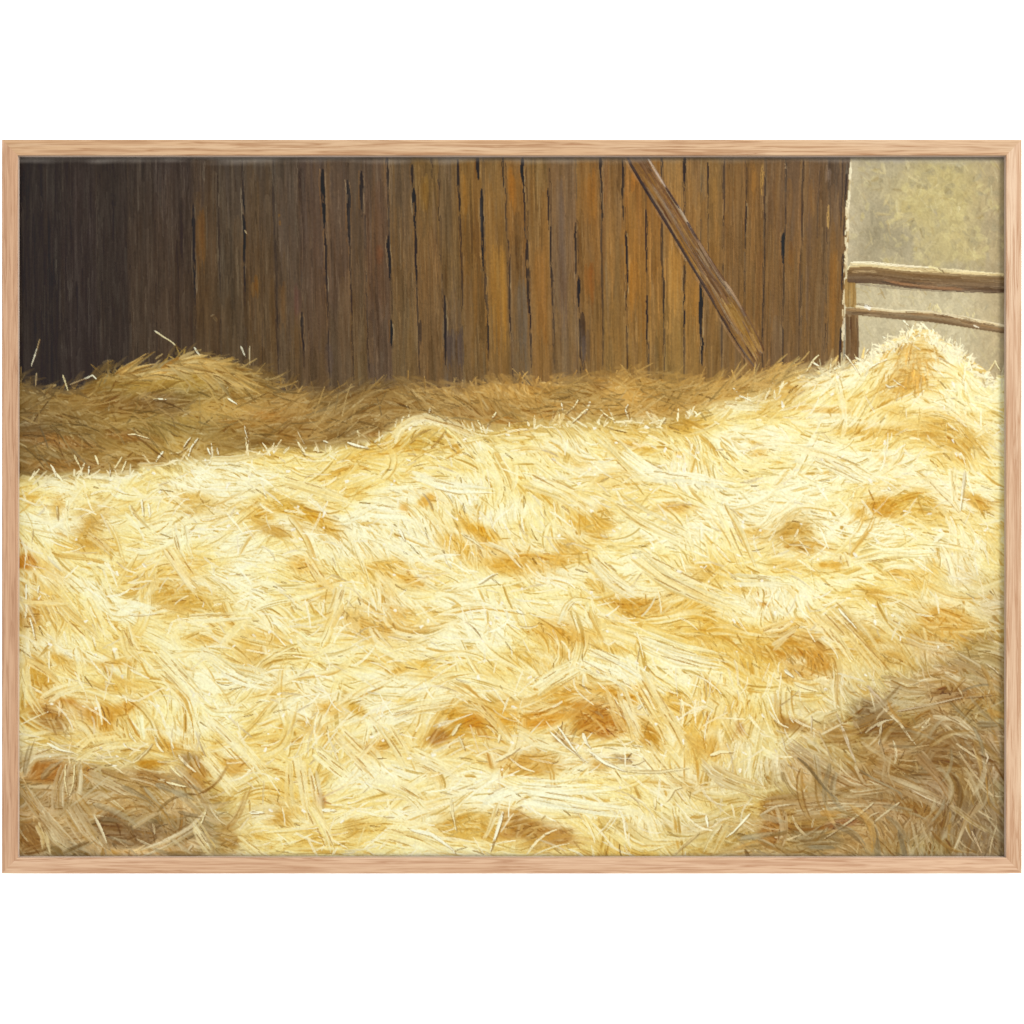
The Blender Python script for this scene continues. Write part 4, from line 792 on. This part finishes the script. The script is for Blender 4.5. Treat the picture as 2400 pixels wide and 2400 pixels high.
# ---- strokes the painter set down by hand
W1, W2, G1, G2 = (254, 249, 216), (248, 234, 180), (206, 184, 140), (180, 152, 106)
HAND = [  # colour, width, points
    (W1, 5, [(363, 776), (385, 792)]), (W2, 3, [(365, 778), (400, 800), (425, 820)]), (W1, 5, [(365, 842), (382, 830)]), (W1, 5, [(456, 815), (470, 836)]), (W1, 4.5, [(565, 812), (575, 836)]), (G1, 3, [(586, 812), (586, 855)]),
    (W1, 4, [(89, 815), (74, 858)]), (G1, 3, [(94, 795), (88, 818)]), (W2, 4, [(148, 880), (160, 916)]), (W1, 4, [(196, 890), (218, 880), (228, 890)]), (G2, 2.5, [(165, 902), (200, 888)]), (G1, 5, [(86, 875), (84, 905)]), (W1, 11, [(360, 937), (375, 936), (391, 938)]),
    (W1, 9, [(534, 934), (556, 948)]), (W2, 4, [(548, 882), (536, 905), (528, 915)]), (G1, 9, [(425, 836), (415, 850), (402, 866)]), (G2, 5, [(430, 830), (450, 855)]), ((150, 128, 92), 3.5, [(495, 742), (502, 738)]), ((112, 92, 66), 9, [(500, 742), (508, 752)]), (G1, 4, [(310, 855), (308, 870)]),
    (G2, 4, [(575, 540), (578, 548)]), (W1, 10, [(573, 998), (580, 1022), (583, 1042)]), (W1, 7, [(448, 1024), (434, 1045), (424, 1062)]), (W1, 7, [(466, 1026), (448, 1050), (442, 1072)]), (W1, 9, [(384, 1058), (372, 1072), (365, 1084)]), (W2, 6, [(398, 1064), (420, 1062), (442, 1048)]), (W2, 6, [(300, 1020), (315, 1018), (355, 1030)]),
    (W1, 5, [(122, 1092), (128, 1104), (132, 1118)]), (W2, 4, [(174, 1067), (190, 1098)]), (W1, 7, [(210, 1090), (208, 1114)]), (W2, 5, [(224, 1068), (232, 1090)]), (W2, 3, [(286, 1072), (268, 1102)]), (W1, 6, [(258, 1098), (258, 1118)]), (W2, 3, [(296, 1082), (286, 1106)]), (W1, 8, [(487, 1050), (494, 1070)]), (W1, 4, [(510, 1050), (512, 1066)]),
    (W1, 14, [(330, 1094), (360, 1094), (410, 1088)]), (W1, 16, [(500, 1072), (560, 1070), (620, 1062)]), (W1, 6, [(698, 1012), (706, 1028), (714, 1042)]), (W2, 4, [(838, 1008), (846, 1032)]), (W1, 10, [(814, 1038), (840, 1046), (866, 1052)]), (W1, 8, [(758, 1034), (770, 1038)]), (W1, 6, [(1010, 956), (1002, 976), (994, 986)]), (W2, 6, [(952, 952), (960, 964)]),
    (W2, 4, [(1164, 966), (1150, 988), (1140, 1002)]), (W2, 4, [(1120, 986), (1128, 1000)]), (W1, 7, [(1316, 944), (1320, 962), (1318, 980)]), (W2, 12, [(1312, 952), (1306, 972), (1298, 992)]), (W1, 6, [(1384, 942), (1378, 958), (1370, 972)]), (W2, 10, [(1374, 960), (1356, 978), (1340, 992)]), (W1, 8, [(1473, 948), (1466, 962), (1472, 980)]), (W2, 8, [(1470, 965), (1474, 985)]),
    (W1, 12, [(1522, 966), (1532, 978), (1546, 988)]), (W2, 8, [(1560, 980), (1550, 994)]), (W2, 3, [(1405, 958), (1420, 972), (1440, 986)]), (W2, 3, [(1360, 932), (1345, 955), (1325, 972)]), (W1, 5, [(1716, 904), (1730, 926), (1762, 940)]), (W1, 18, [(1700, 940), (1730, 944), (1790, 950)]), (W1, 7, [(1980, 830), (1994, 848), (2016, 880)]), (W1, 4, [(1904, 850), (1920, 858)]), (W2, 4, [(1890, 872), (1906, 846), (1920, 832)]),
    (W1, 9, [(2080, 1142), (2088, 1150)]), (W1, 9, [(2075, 902), (2085, 908), (2098, 906)]), (W1, 7, [(2092, 888), (2106, 900), (2126, 912)]), (W2, 4, [(2310, 882), (2326, 858), (2334, 845)]), (W2, 4, [(2332, 845), (2340, 862), (2346, 870)]), (W1, 7, [(2036, 818), (2028, 830)]), (W1, 5, [(2070, 790), (2082, 800), (2096, 802)]), (W1, 4, [(2118, 752), (2130, 764)]), (W1, 5, [(2080, 842), (2060, 850), (2040, 862)]),
    (W1, 14, [(925, 1030), (950, 992), (1000, 974), (1050, 988), (1100, 1026)]), (W1, 18, [(960, 984), (1010, 978), (1060, 1000), (1120, 1030)]), (W2, 16, [(930, 1040), (945, 1010), (985, 990)]), (W2, 14, [(1050, 1000), (1085, 1030), (1110, 1060)]), (W1, 8, [(1040, 985), (1052, 978)]),
    ((214, 180, 104), 4, [(960, 1040), (985, 1015), (1010, 1005)]), ((196, 152, 74), 4, [(1010, 1052), (1030, 1030), (1045, 1010)]), (W2, 4, [(1048, 1030), (1060, 1050), (1070, 1062)]),
    # long lit bundles
    (W2, 34, [(660, 1130), (740, 1150), (840, 1185)]), (W1, 26, [(960, 1120), (1040, 1150), (1160, 1165)]), (W2, 40, [(1410, 1020), (1460, 1070), (1520, 1128)]), (W1, 36, [(1460, 1060), (1530, 1110), (1580, 1130)]), (W1, 22, [(1520, 1120), (1620, 1122), (1740, 1148)]), (W2, 40, [(1440, 1180), (1500, 1220), (1620, 1275)]), (W2, 44, [(1680, 1190), (1720, 1260), (1750, 1340)]),
    (W1, 40, [(1240, 1126), (1320, 1150), (1390, 1200)]), (W1, 44, [(1390, 1310), (1440, 1360), (1500, 1400)]), (W2, 50, [(1480, 1290), (1570, 1360), (1760, 1430)]), (W1, 30, [(1720, 1362), (1790, 1364), (1860, 1372)]), (W1, 26, [(1910, 1060), (1980, 1110), (2060, 1128)]), (W2, 40, [(1860, 1060), (1960, 1080), (2050, 1140)]), (W2, 26, [(2150, 1110), (2230, 1170), (2260, 1230)]), (W1, 12, [(2238, 1096), (2240, 1140), (2244, 1180)]), (W1, 10, [(2262, 1100), (2256, 1150), (2250, 1200)]),
    (W1, 30, [(2000, 1320), (2080, 1300), (2200, 1300)]), (W1, 20, [(1975, 1300), (1982, 1318), (1984, 1336)]), (W1, 12, [(2215, 1252), (2190, 1274)]), (W1, 34, [(420, 1230), (425, 1280), (440, 1310)]), (W1, 24, [(300, 1190), (320, 1220), (345, 1250)]), (W1, 8, [(332, 1170), (336, 1212)]), (W1, 8, [(348, 1180), (352, 1212)]), (W2, 12, [(160, 1182), (156, 1220), (165, 1245)]), (W2, 8, [(133, 1185), (136, 1222)]), (W1, 14, [(205, 1250), (250, 1285), (270, 1300)]),
    (W1, 30, [(390, 1280), (430, 1340), (470, 1390)]), (W1, 14, [(296, 1405), (330, 1415), (360, 1432)]), (W2, 16, [(330, 1340), (332, 1358)]), (W2, 14, [(362, 1348), (368, 1384)]), (W2, 40, [(130, 1410), (170, 1460), (230, 1510)]), (W2, 36, [(110, 1400), (130, 1440), (150, 1480)]), (W1, 5, [(62, 1370), (62, 1420)]), (W1, 6, [(92, 1372), (88, 1395)]), (W1, 7, [(70, 1448), (78, 1475), (82, 1500)]), (W1, 12, [(115, 1455), (122, 1462)]),
    (W2, 16, [(60, 1412), (110, 1412), (160, 1416)]), (W1, 20, [(440, 1450), (520, 1445), (600, 1440)]), (W1, 10, [(1210, 1430), (1230, 1440)]), (W1, 12, [(870, 1468), (890, 1498), (920, 1524)]), (W1, 30, [(700, 1480), (720, 1500), (760, 1500)]), (W2, 22, [(725, 1310), (755, 1360), (800, 1400)]), (W1, 18, [(800, 1370), (790, 1410), (775, 1440)]), (W2, 12, [(820, 1420), (795, 1460), (785, 1480)]), (W1, 12, [(680, 1410), (690, 1425)]),
    (W1, 12, [(800, 1225), (840, 1212), (850, 1200)]), (W1, 24, [(870, 1195), (920, 1200), (960, 1205)]), (W1, 10, [(935, 1240), (950, 1270)]), (W1, 14, [(1140, 1275), (1180, 1290), (1210, 1310)]), (W1, 9, [(1120, 1370), (1150, 1350), (1168, 1344)]), (W2, 8, [(1080, 1250), (1110, 1268), (1135, 1288)]), (W1, 14, [(1312, 1455), (1330, 1420), (1350, 1404)]), (W1, 16, [(1380, 1410), (1382, 1440), (1390, 1456)]), (W1, 12, [(1400, 1440), (1430, 1450), (1452, 1460)]),
    # lower field
    (W1, 50, [(1260, 1620), (1300, 1590), (1360, 1560)]), (W1, 50, [(1370, 1540), (1460, 1570), (1560, 1640)]), (W1, 56, [(1500, 1500), (1590, 1540), (1700, 1560)]), (W2, 50, [(1500, 1580), (1530, 1650), (1590, 1730)]), (W2, 22, [(1428, 1610), (1450, 1680), (1500, 1760)]), (W2, 14, [(1456, 1612), (1482, 1680), (1500, 1740)]), (W1, 16, [(1460, 1640), (1490, 1700), (1510, 1740)]), (W1, 10, [(1494, 1662), (1510, 1648)]),
    (W2, 36, [(1510, 1745), (1550, 1810), (1600, 1850)]), (W2, 20, [(1555, 1660), (1590, 1710), (1620, 1770)]), (W1, 7, [(1306, 1700), (1340, 1750), (1372, 1792)]), (W1, 8, [(1288, 1714), (1330, 1752), (1380, 1790)]), (W2, 16, [(1212, 1712), (1260, 1740), (1330, 1762)]), (W1, 10, [(1366, 1718), (1374, 1742), (1386, 1756)]), (W1, 12, [(1374, 1774), (1396, 1770)]), (W1, 10, [(1380, 1760), (1420, 1790), (1470, 1810)]),
    (W1, 6, [(1480, 1746), (1510, 1750)]), (W2, 8, [(1480, 1792), (1496, 1788), (1512, 1782)]), (W2, 10, [(1460, 1806), (1540, 1810), (1620, 1800)]), (W1, 40, [(1210, 1840), (1300, 1850), (1430, 1840)]), (W1, 46, [(1230, 1870), (1340, 1890), (1480, 1910)]), (W1, 16, [(1620, 1860), (1650, 1846), (1690, 1840)]), (W2, 10, [(1560, 1880), (1580, 1850), (1600, 1846)]), (W1, 14, [(1440, 1800), (1460, 1830), (1480, 1850)]),
    (W2, 8, [(1535, 1870), (1535, 1900)]), (W2, 12, [(1590, 1890), (1595, 1910)]), (W1, 8, [(1655, 1912), (1660, 1940)]), (W2, 14, [(1700, 1930), (1680, 1960), (1660, 2004)]), (W1, 6, [(1760, 1906), (1720, 1950), (1700, 1964)]), (W2, 8, [(1640, 1950), (1600, 1985), (1580, 2004)]), (W1, 26, [(700, 1770), (710, 1860), (725, 1930)]), (W1, 20, [(725, 1800), (740, 1870), (755, 1930)]), (W2, 14, [(675, 1790), (678, 1860), (690, 1920)]),
    (W1, 30, [(740, 1760), (790, 1800), (830, 1830)]), (W1, 40, [(790, 1720), (850, 1780), (900, 1830)]), (W1, 14, [(888, 1728), (850, 1770), (832, 1786)]), (W1, 12, [(862, 1686), (880, 1710), (900, 1740)]), (W2, 40, [(900, 1700), (940, 1760), (970, 1810)]), (W2, 30, [(960, 1770), (1020, 1800), (1080, 1830)]), (W1, 50, [(880, 1830), (960, 1860), (1000, 1900)]), (W2, 30, [(720, 1890), (760, 1960), (770, 2000)]), (W1, 10, [(755, 1900), (790, 1900)]),
    (W2, 44, [(900, 1950), (980, 1960), (1060, 2000)]), (W1, 10, [(960, 1945), (1010, 1955), (1060, 1990), (1070, 2005)]), (W1, 12, [(1172, 1876), (1156, 1930), (1136, 1966)]), (W1, 10, [(1180, 1900), (1162, 1960), (1148, 2000)]), (W1, 24, [(1140, 1880), (1180, 1860), (1220, 1848)]), (W2, 10, [(1056, 1870), (1060, 1910), (1070, 1950)]), (W2, 18, [(1110, 1650), (1160, 1700), (1200, 1750)]), (W1, 24, [(920, 1680), (980, 1660), (1090, 1646)]), (W2, 10, [(1060, 1725), (1075, 1700), (1084, 1696)]), (W2, 8, [(1075, 1726), (1090, 1760)]), (W2, 8, [(1172, 1722), (1168, 1742)]),
    (W2, 10, [(1160, 1785), (1200, 1765), (1220, 1752)]), (W1, 30, [(470, 1520), (540, 1560), (640, 1580)]), (W1, 24, [(500, 1545), (560, 1590), (640, 1610)]), (W2, 46, [(360, 1530), (410, 1580), (470, 1650)]), (W1, 40, [(480, 1690), (560, 1760), (620, 1830)]), (W1, 12, [(470, 1650), (500, 1668), (560, 1672)]), (W1, 12, [(326, 1672), (328, 1700), (332, 1735)]), (W2, 30, [(290, 1470), (300, 1520), (330, 1560)]), (W2, 28, [(60, 1545), (110, 1570), (150, 1610)]), (W2, 22, [(105, 1650), (140, 1625), (200, 1610)]), (W2, 12, [(55, 1560), (60, 1620), (100, 1680)]),
    (W2, 14, [(256, 1735), (262, 1750)]), (W2, 40, [(180, 1770), (220, 1740), (300, 1730)]), (W1, 8, [(110, 1742), (140, 1758), (174, 1766)]), (G1, 26, [(50, 1810), (80, 1770), (170, 1764)]), (G1, 20, [(160, 1790), (140, 1850), (140, 1910)]), (W2, 5, [(155, 1790), (152, 1830), (160, 1870)]), (W2, 5, [(176, 1790), (172, 1840), (162, 1870)]), (G1, 20, [(190, 1790), (188, 1840), (180, 1890)]), (G1, 40, [(50, 1840), (90, 1900), (170, 1980)]), (G1, 36, [(160, 1890), (200, 1950), (240, 2000)]), (G2, 30, [(100, 1900), (130, 1960), (190, 2005)]),
    (W2, 16, [(92, 1936), (104, 1970), (112, 2000)]), (G1, 34, [(200, 1810), (280, 1850), (360, 1890)]), (G1, 30, [(200, 1880), (240, 1860), (300, 1900)]), (G1, 14, [(300, 1935), (340, 1910), (370, 1900)]), (W1, 16, [(480, 1905), (450, 1940), (390, 1975), (320, 2000)]), (W2, 8, [(484, 1895), (470, 1935)]), (G1, 22, [(400, 1800), (450, 1840), (490, 1900)]), (W2, 6, [(400, 1796), (440, 1840)]), (W2, 7, [(390, 1834), (440, 1846)]), (G1, 10, [(220, 1910), (240, 1950), (252, 1980)]), (G1, 14, [(415, 1850), (408, 1890), (390, 1910)]),
    (W2, 10, [(310, 1790), (345, 1760), (360, 1742)]), (G1, 12, [(395, 1835), (380, 1830)]), (W2, 26, [(480, 1770), (530, 1830), (560, 1860)]), (W2, 24, [(560, 1960), (610, 2005), (640, 2020)]), (W1, 10, [(585, 1905), (620, 1905)]), (W2, 22, [(450, 1930), (480, 1980), (500, 2004)]), (G1, 7, [(452, 1980), (440, 1996)]),
    # shadowed lower right
    (G1, 5, [(2030, 1608), (2070, 1660), (2110, 1700), (2150, 1750)]), ((214, 194, 158), 9, [(2032, 1606), (2060, 1636), (2080, 1660)]), (G1, 10, [(2070, 1660), (2105, 1690), (2140, 1740)]), ((206, 186, 150), 3.5, [(2100, 1668), (2180, 1652), (2260, 1634)]), (G2, 5, [(2260, 1636), (2300, 1632), (2330, 1630)]), ((212, 192, 156), 10, [(1972, 1700), (1985, 1735), (2006, 1790)]), (G1, 4, [(1960, 1672), (1972, 1698)]), (G2, 8, [(2066, 1700), (2062, 1740), (2080, 1800)]), ((206, 188, 150), 4, [(2066, 1700), (2060, 1745)]),
    ((214, 196, 158), 4.5, [(1902, 1676), (1902, 1722)]), ((232, 216, 172), 6, [(1918, 1714), (1940, 1760), (1950, 1786)]), (G2, 40, [(1850, 1740), (1930, 1800), (2000, 1850), (2090, 1840)]), (G2, 30, [(2040, 1820), (2120, 1850), (2210, 1890)]), ((216, 196, 158), 5, [(2130, 1848), (2170, 1870), (2216, 1890)]), (G1, 5, [(1842, 1790), (1870, 1806), (1900, 1816)]), (G2, 36, [(1790, 1890), (1900, 1880), (2040, 1886)]), (G2, 44, [(1860, 1910), (1940, 1900), (2040, 1890)]), ((206, 186, 142), 4, [(2050, 1880), (2000, 1920), (1930, 1968)]),
    ((206, 184, 138), 4, [(2110, 1880), (2070, 1910), (2050, 1926)]), ((206, 184, 138), 5, [(2060, 1904), (2040, 1912), (2030, 1926)]), (G1, 4, [(1780, 1912), (1820, 1890), (1854, 1886)]), (G2, 22, [(1832, 1900), (1840, 1950), (1825, 2000)]), (G2, 12, [(2300, 1880), (2260, 1920), (2230, 2000)]), ((190, 160, 118), 3, [(2278, 1948), (2290, 1975), (2303, 2002)]), (G1, 4, [(2240, 1742), (2280, 1770), (2314, 1792)]), ((210, 190, 154), 4, [(2308, 1754), (2316, 1776), (2312, 1790)]), (G2, 4, [(2246, 1760), (2280, 1810), (2330, 1870)]), (G2, 4, [(2312, 1790), (2326, 1840), (2330, 1870)]),
    (G1, 22, [(2066, 1590), (2110, 1600), (2170, 1610)]), (G2, 20, [(2080, 1610), (2120, 1626), (2170, 1628)]), (W1, 6, [(2186, 1561), (2208, 1562)]), (G1, 16, [(2120, 1494), (2160, 1516), (2230, 1526)]), (W2, 40, [(1900, 1440), (1950, 1490), (2000, 1560)]), (W2, 46, [(1940, 1430), (2010, 1490), (2070, 1570)]), (W1, 10, [(1964, 1425), (1990, 1455), (2010, 1476)]), (W1, 16, [(2084, 1450), (2110, 1468), (2130, 1478)]), (W2, 12, [(1874, 1594), (1900, 1600), (1950, 1594)]), (W2, 10, [(1860, 1600), (1890, 1612), (1920, 1622)]), (W1, 10, [(1838, 1570), (1850, 1580), (1862, 1590)]),
    (W1, 30, [(1790, 1490), (1830, 1480), (1870, 1460)]), (W1, 14, [(1810, 1520), (1845, 1490), (1866, 1478)]), (G1, 12, [(2210, 1580), (2240, 1592), (2260, 1602)]), (G2, 20, [(2240, 1540), (2290, 1570), (2340, 1610)]), (G1, 4, [(2310, 1555), (2330, 1570), (2350, 1590)]), (G1, 16, [(1640, 1790), (1690, 1840), (1760, 1850)]), (G1, 40, [(1660, 1800), (1720, 1830), (1800, 1860)]), (W2, 10, [(1664, 1772), (1690, 1762), (1720, 1764)]), (W2, 6, [(1490, 1622), (1520, 1680)]), (G2, 10, [(2200, 1690), (2240, 1720), (2270, 1735)]), (G2, 16, [(2090, 1770), (2080, 1820), (2100, 1850)]), (G2, 10, [(2000, 1690), (2020, 1720)]),
    ((168, 136, 92), 20, [(2150, 1760), (2210, 1830), (2250, 1890)]), ((172, 142, 98), 26, [(2180, 1680), (2240, 1690), (2300, 1740)]), ((176, 150, 108), 14, [(2320, 1450), (2345, 1470)]), ((200, 178, 136), 22, [(2310, 1480), (2330, 1496)])]
for c, w, pts in HAND:
    p = np.array(pts, np.float32)
    c = rgb(*c)
    if w >= 12:                                            # a bundle: several strands side by side
        mx, my = p[len(p) // 2]
        pc = plan_at(mx, my)
        kp = .15 if lum(pc) < .62 else .38
        c = c * (1 - kp) + pc * kp
        nb = int(w / 6) + 1
        d = p[-1] - p[0]; nrm = np.array([-d[1], d[0]]) / (np.hypot(*d) + 1e-6)
        for k in range(nb):
            o = nrm * rng.uniform(-.45, .45) * w
            s = rng.normal(0, 2.2, p.shape) + rng.normal(0, 5, 2) + o
            paint(p[:, 0] + s[:, 0], p[:, 1] + s[:, 1], rng.uniform(6, 12), np.clip(c * rng.normal(1, .03), 0, 1), STRAW, amp=.5, plan=.2, alpha=.8, h=.85, taper=.35, dry=.6, groove=.5, dark=np.clip(c, 0, 1) * np.array([.88, .78, .56]))
        for k in range(nb // 2):
            o = nrm * rng.uniform(-.5, .5) * w
            a = rng.uniform(0, .5); q = p[0] + (p[-1] - p[0]) * a + o + (p[len(p) // 2] - (p[0] + p[-1]) / 2) * .6
            e = q + (p[-1] - p[0]) * rng.uniform(.15, .4)
            paint([q[0], e[0]], [q[1], e[1]], 2.0, pc * np.array([.72, .58, .36]), STRAW, amp=.2, alpha=.55, h=0, taper=.5, dry=.2)
    else:
        my_shade = p[0, 1] > 1500
        if p[0, 1] < 930 and p[0, 0] < 1000: c = c * .84
        paint(p[:, 0] + 1.6, p[:, 1] + 1.8, w, plan_at(p[0, 0], p[0, 1]) * np.array([.6, .5, .38]), STRAW, amp=.3, alpha=.5, h=.1, taper=.5, dry=.1)
        paint(p[:, 0], p[:, 1], w * (1.0 if my_shade else .72 if p[0, 1] > 1000 else .6), c, STRAW, amp=.35, alpha=1, h=1.1, taper=.9, dry=.25)

# strands catching light in the shaded straw
for _ in range(900):
    x = rng.uniform(40, 1960); t0, t1 = float(STRAW_TOP(x)), float(SUN_TOP(x))
    if t1 - t0 < 25: continue
    y = rng.uniform(t0 + 12, t1 - 6)
    c = plan_at(x, y)
    if rng.random() < .62: c = c + (rgb(206, 176, 112) - c) * rng.uniform(.15, .55)
    else: c = c * rng.uniform(.68, .88)
    xs, yy = follow(x, y, rng.uniform(24, 90), rng.normal(0, .5), 5)
    if yy[-1] > float(SUN_TOP(xs[-1])) - 2: continue
    paint(xs, yy, rng.uniform(1.8, 3.6), c, STRAW, amp=.35, alpha=.7, h=.7, taper=.6, dry=.4, hl=.25)
for _ in range(260):                                      # the heap's lit crown
    a = rng.uniform(-1.15, 1.15); r = rng.uniform(.55, 1.0)
    x = 415 + 165 * r * math.sin(a); y = 915 - 78 * r * math.cos(a)
    if y < float(STRAW_TOP(x)) + 3: continue
    xs, yy = follow(x, y, rng.uniform(30, 90), rng.normal(0, .3), 5)
    paint(xs, yy, rng.uniform(4, 12), rgb(186, 154, 88) * rng.normal(1, .13), STRAW, amp=.7, alpha=.75, h=.8, taper=.5, dry=.6, hl=.3, groove=.5)
for _ in range(210):                                      # ragged rim of the haystack by the fence
    x = rng.uniform(2010, 2330); y = float(STRAW_TOP(x)) + rng.uniform(-8, 26)
    a = math.atan2(y - 900, x - 2160) + rng.normal(0, .7); L = 6 + 26 * rng.random() ** 1.6
    dx, dy = math.cos(a) * L, math.sin(a) * L
    paint([x - dx * .4, x + dx * .2 + rng.normal(0, 2), x + dx * .6], [y - dy * .4, y + dy * .2 + rng.normal(0, 2), y + dy * .6], rng.uniform(3, 6.5), rgb(252, 242, 202) * rng.normal(1, .03), STRAW, amp=.4, alpha=.95, h=1, taper=.6, dry=.2)
for _ in range(70):                                      # its ochre heart, combed downwards
    x = rng.normal(2143, 26); y = rng.uniform(800, 900)
    a = 1.57 - (x - 2150) / 90 + rng.normal(0, .15); L = rng.uniform(16, 50)
    paint([x, x + math.cos(a) * L * .5, x + math.cos(a) * L], [y, y + math.sin(a) * L * .5, y + math.sin(a) * L], rng.uniform(2, 4), rgb(214, 166, 80) * rng.normal(1, .12), STRAW, amp=.4, alpha=.5, h=.7, dry=.4, hl=.3)

for _ in range(420):                                      # pale and golden strands through the near shade
    x = rng.uniform(40, 2350); y = rng.uniform(1560, 2008)
    sh_ = float(SHAD[min(NH - 1, int((y - CY0) / ST)), min(NW - 1, int((x - CX0) / ST))])
    if sh_ < .55: continue
    xs, yy = follow(x, y, rng.uniform(50, 150), rng.normal(0, .6), 6, rng.normal(0, .05))
    c = rgb(206, 184, 138) if rng.random() < .6 else rgb(200, 152, 74)
    c = c * (.55 + .42 * rng.random()) + plan_at(x, y) * .05
    paint(xs, yy, rng.uniform(5, 18), np.clip(c, 0, 1), STRAW, amp=.6, alpha=.6, h=.9, taper=.4, dry=.8, hl=.35, groove=.8)

# spatter of thick white
for _ in range(260):
    x = rng.uniform(60, 2330); y = float(SUN_TOP(x)) + rng.uniform(5, 900)
    if y > 2000: continue
    c = plan_at(x, y)
    if lum(c) < .7: continue
    xs, yy = follow(x, y, rng.uniform(5, 14), rng.normal(0, 1), 2)
    paint(xs, yy, rng.uniform(4, 8), rgb(254, 250, 230), STRAW, amp=.2, alpha=.9, h=1.1, taper=.4, dry=.1)

# grey sheen of light along the top and haze at the bottom, painted into the pigment
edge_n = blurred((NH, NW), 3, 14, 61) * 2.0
sheen_m = np.clip((386 - GY + edge_n) / 19, 0, 1) ** 1.2 * .72
sheen_m = np.maximum(sheen_m, np.clip((2006 - GY + edge_n * .5) / -7 + 1.0, 0, 1) * .35)
COL += (rgb(190, 183, 174) - COL) * sheen_m[..., None]

# a light tooth of canvas everywhere
weave = (np.sin(GX * 2 * math.pi / 5.2) * np.sin(GY * 2 * math.pi / 5.2)).astype(np.float32)
grain = blurred((NH, NW), .8, .8, 51)
COL *= (1 + .012 * weave + .020 * grain)[..., None]
COL = np.clip(COL, 0.02, 1)
HGT += .03 * weave + .03 * grain

RID[(RID == LAND) & ((GX < BARN_X1(GY) + 4) | (GY > STRAW_TOP(GX) + 14))] = STRAW
RID[(RID == STRAW) & (GX < BARN_X1(GY)) & (GY < STRAW_TOP(GX) - 30) & (GX > 700)] = BARN
# ------------------------------------------------------------------ turn the paint into meshes
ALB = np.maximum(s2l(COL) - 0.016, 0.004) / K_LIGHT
m_paint, n, l, b = mat('oil_paint')
at = n.new('ShaderNodeAttribute'); at.attribute_name = 'pigment'
l.new(at.outputs['Color'], b.inputs['Base Color'])
b.inputs['Roughness'].default_value = 0.42
b.inputs['Specular IOR Level'].default_value = 0.12

kz = (D + REC) / D                                        # canvas plane lies deeper than the frame's front
XW = (GX - 1200) * PX * kz - BASE[0]
ZW = ZC + (1200 - GY) * PX * kz - BASE[2]
RELIEF = 0.00040
YW = REC - HGT * RELIEF - BASE[1]
# the canvas is wrapped round its stretcher: its margin rolls back
def roll(dist, r):
    q = np.clip((r - dist) / r, 0, 1)
    return r * (1 - np.sqrt(np.clip(1 - (q * .92) ** 2, 0, 1))) * PX
YW = YW + roll(GY - 366.0, 17.0) * .55 + roll(2007.0 - GY, 9.0) * .4
YW = np.minimum(YW, REC + 0.0016 - BASE[1])
VERT = np.stack([XW, YW, ZW], -1).reshape(-1, 3).astype(np.float32)
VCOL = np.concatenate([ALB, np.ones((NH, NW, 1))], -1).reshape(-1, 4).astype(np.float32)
jj, ii = np.meshgrid(np.arange(NH - 1), np.arange(NW - 1), indexing='ij')
q00 = (jj * NW + ii).ravel()
QUAD = np.stack([q00, q00 + NW, q00 + NW + 1, q00 + 1], -1)
FID = RID[:-1, :-1].ravel()

def grid_mesh(name, sel):
    qs = QUAD[sel]
    used, inv = np.unique(qs.ravel(), return_inverse=True)
    me = bpy.data.meshes.new(name)
    nf = len(qs)
    me.vertices.add(len(used)); me.loops.add(nf * 4); me.polygons.add(nf)
    me.vertices.foreach_set('co', VERT[used].ravel())
    me.loops.foreach_set('vertex_index', inv.astype(np.int32))
    me.polygons.foreach_set('loop_start', np.arange(0, nf * 4, 4, dtype=np.int32))
    me.polygons.foreach_set('use_smooth', np.ones(nf, bool))
    ca = me.color_attributes.new('pigment', 'FLOAT_COLOR', 'POINT')
    ca.data.foreach_set('color', VCOL[used].ravel())
    me.update(calc_edges=True)
    me.materials.append(m_paint)
    return me

# the stretched canvas itself (a shallow box behind the paint)
m_can, n, l, b = mat('raw_canvas')
b.inputs['Base Color'].default_value = (.30, .28, .24, 1); b.inputs['Roughness'].default_value = .9
x0, x1 = float(XW[0, 0]), float(XW[0, -1]); z1, z0 = float(ZW[0, 0]), float(ZW[-1, 0])
ya, yb = REC + 0.0018 - BASE[1], DEPTH - 0.002 - BASE[1]
me = bpy.data.meshes.new('canvas')
me.from_pydata([(x0, ya, z0), (x1, ya, z0), (x1, ya, z1), (x0, ya, z1), (x0, yb, z0), (x1, yb, z0), (x1, yb, z1), (x0, yb, z1)], [],
               [(0, 1, 2, 3), (7, 6, 5, 4), (0, 4, 5, 1), (1, 5, 6, 2), (2, 6, 7, 3), (3, 7, 4, 0)])
me.materials.append(m_can)
canvas = link_obj('canvas', me, picture)
for rid, name in ((STRAW, 'painted_straw'), (BARN, 'painted_barn_wall'), (BEAM, 'painted_brace'), (RAIL1, 'painted_fence_rail'),
                  (RAIL2, 'painted_fence_rail'), (POST, 'painted_fence_post'), (LAND, 'painted_meadow')):
    sel = np.nonzero(FID == rid)[0]
    if len(sel):
        o = link_obj(name, grid_mesh(name, sel), canvas)
        if rid == RAIL1: o['label'] = 'thick upper painted rail with a pale sunlit top'
        if rid == RAIL2: o['label'] = 'thin lower painted rail sloping down to the right'
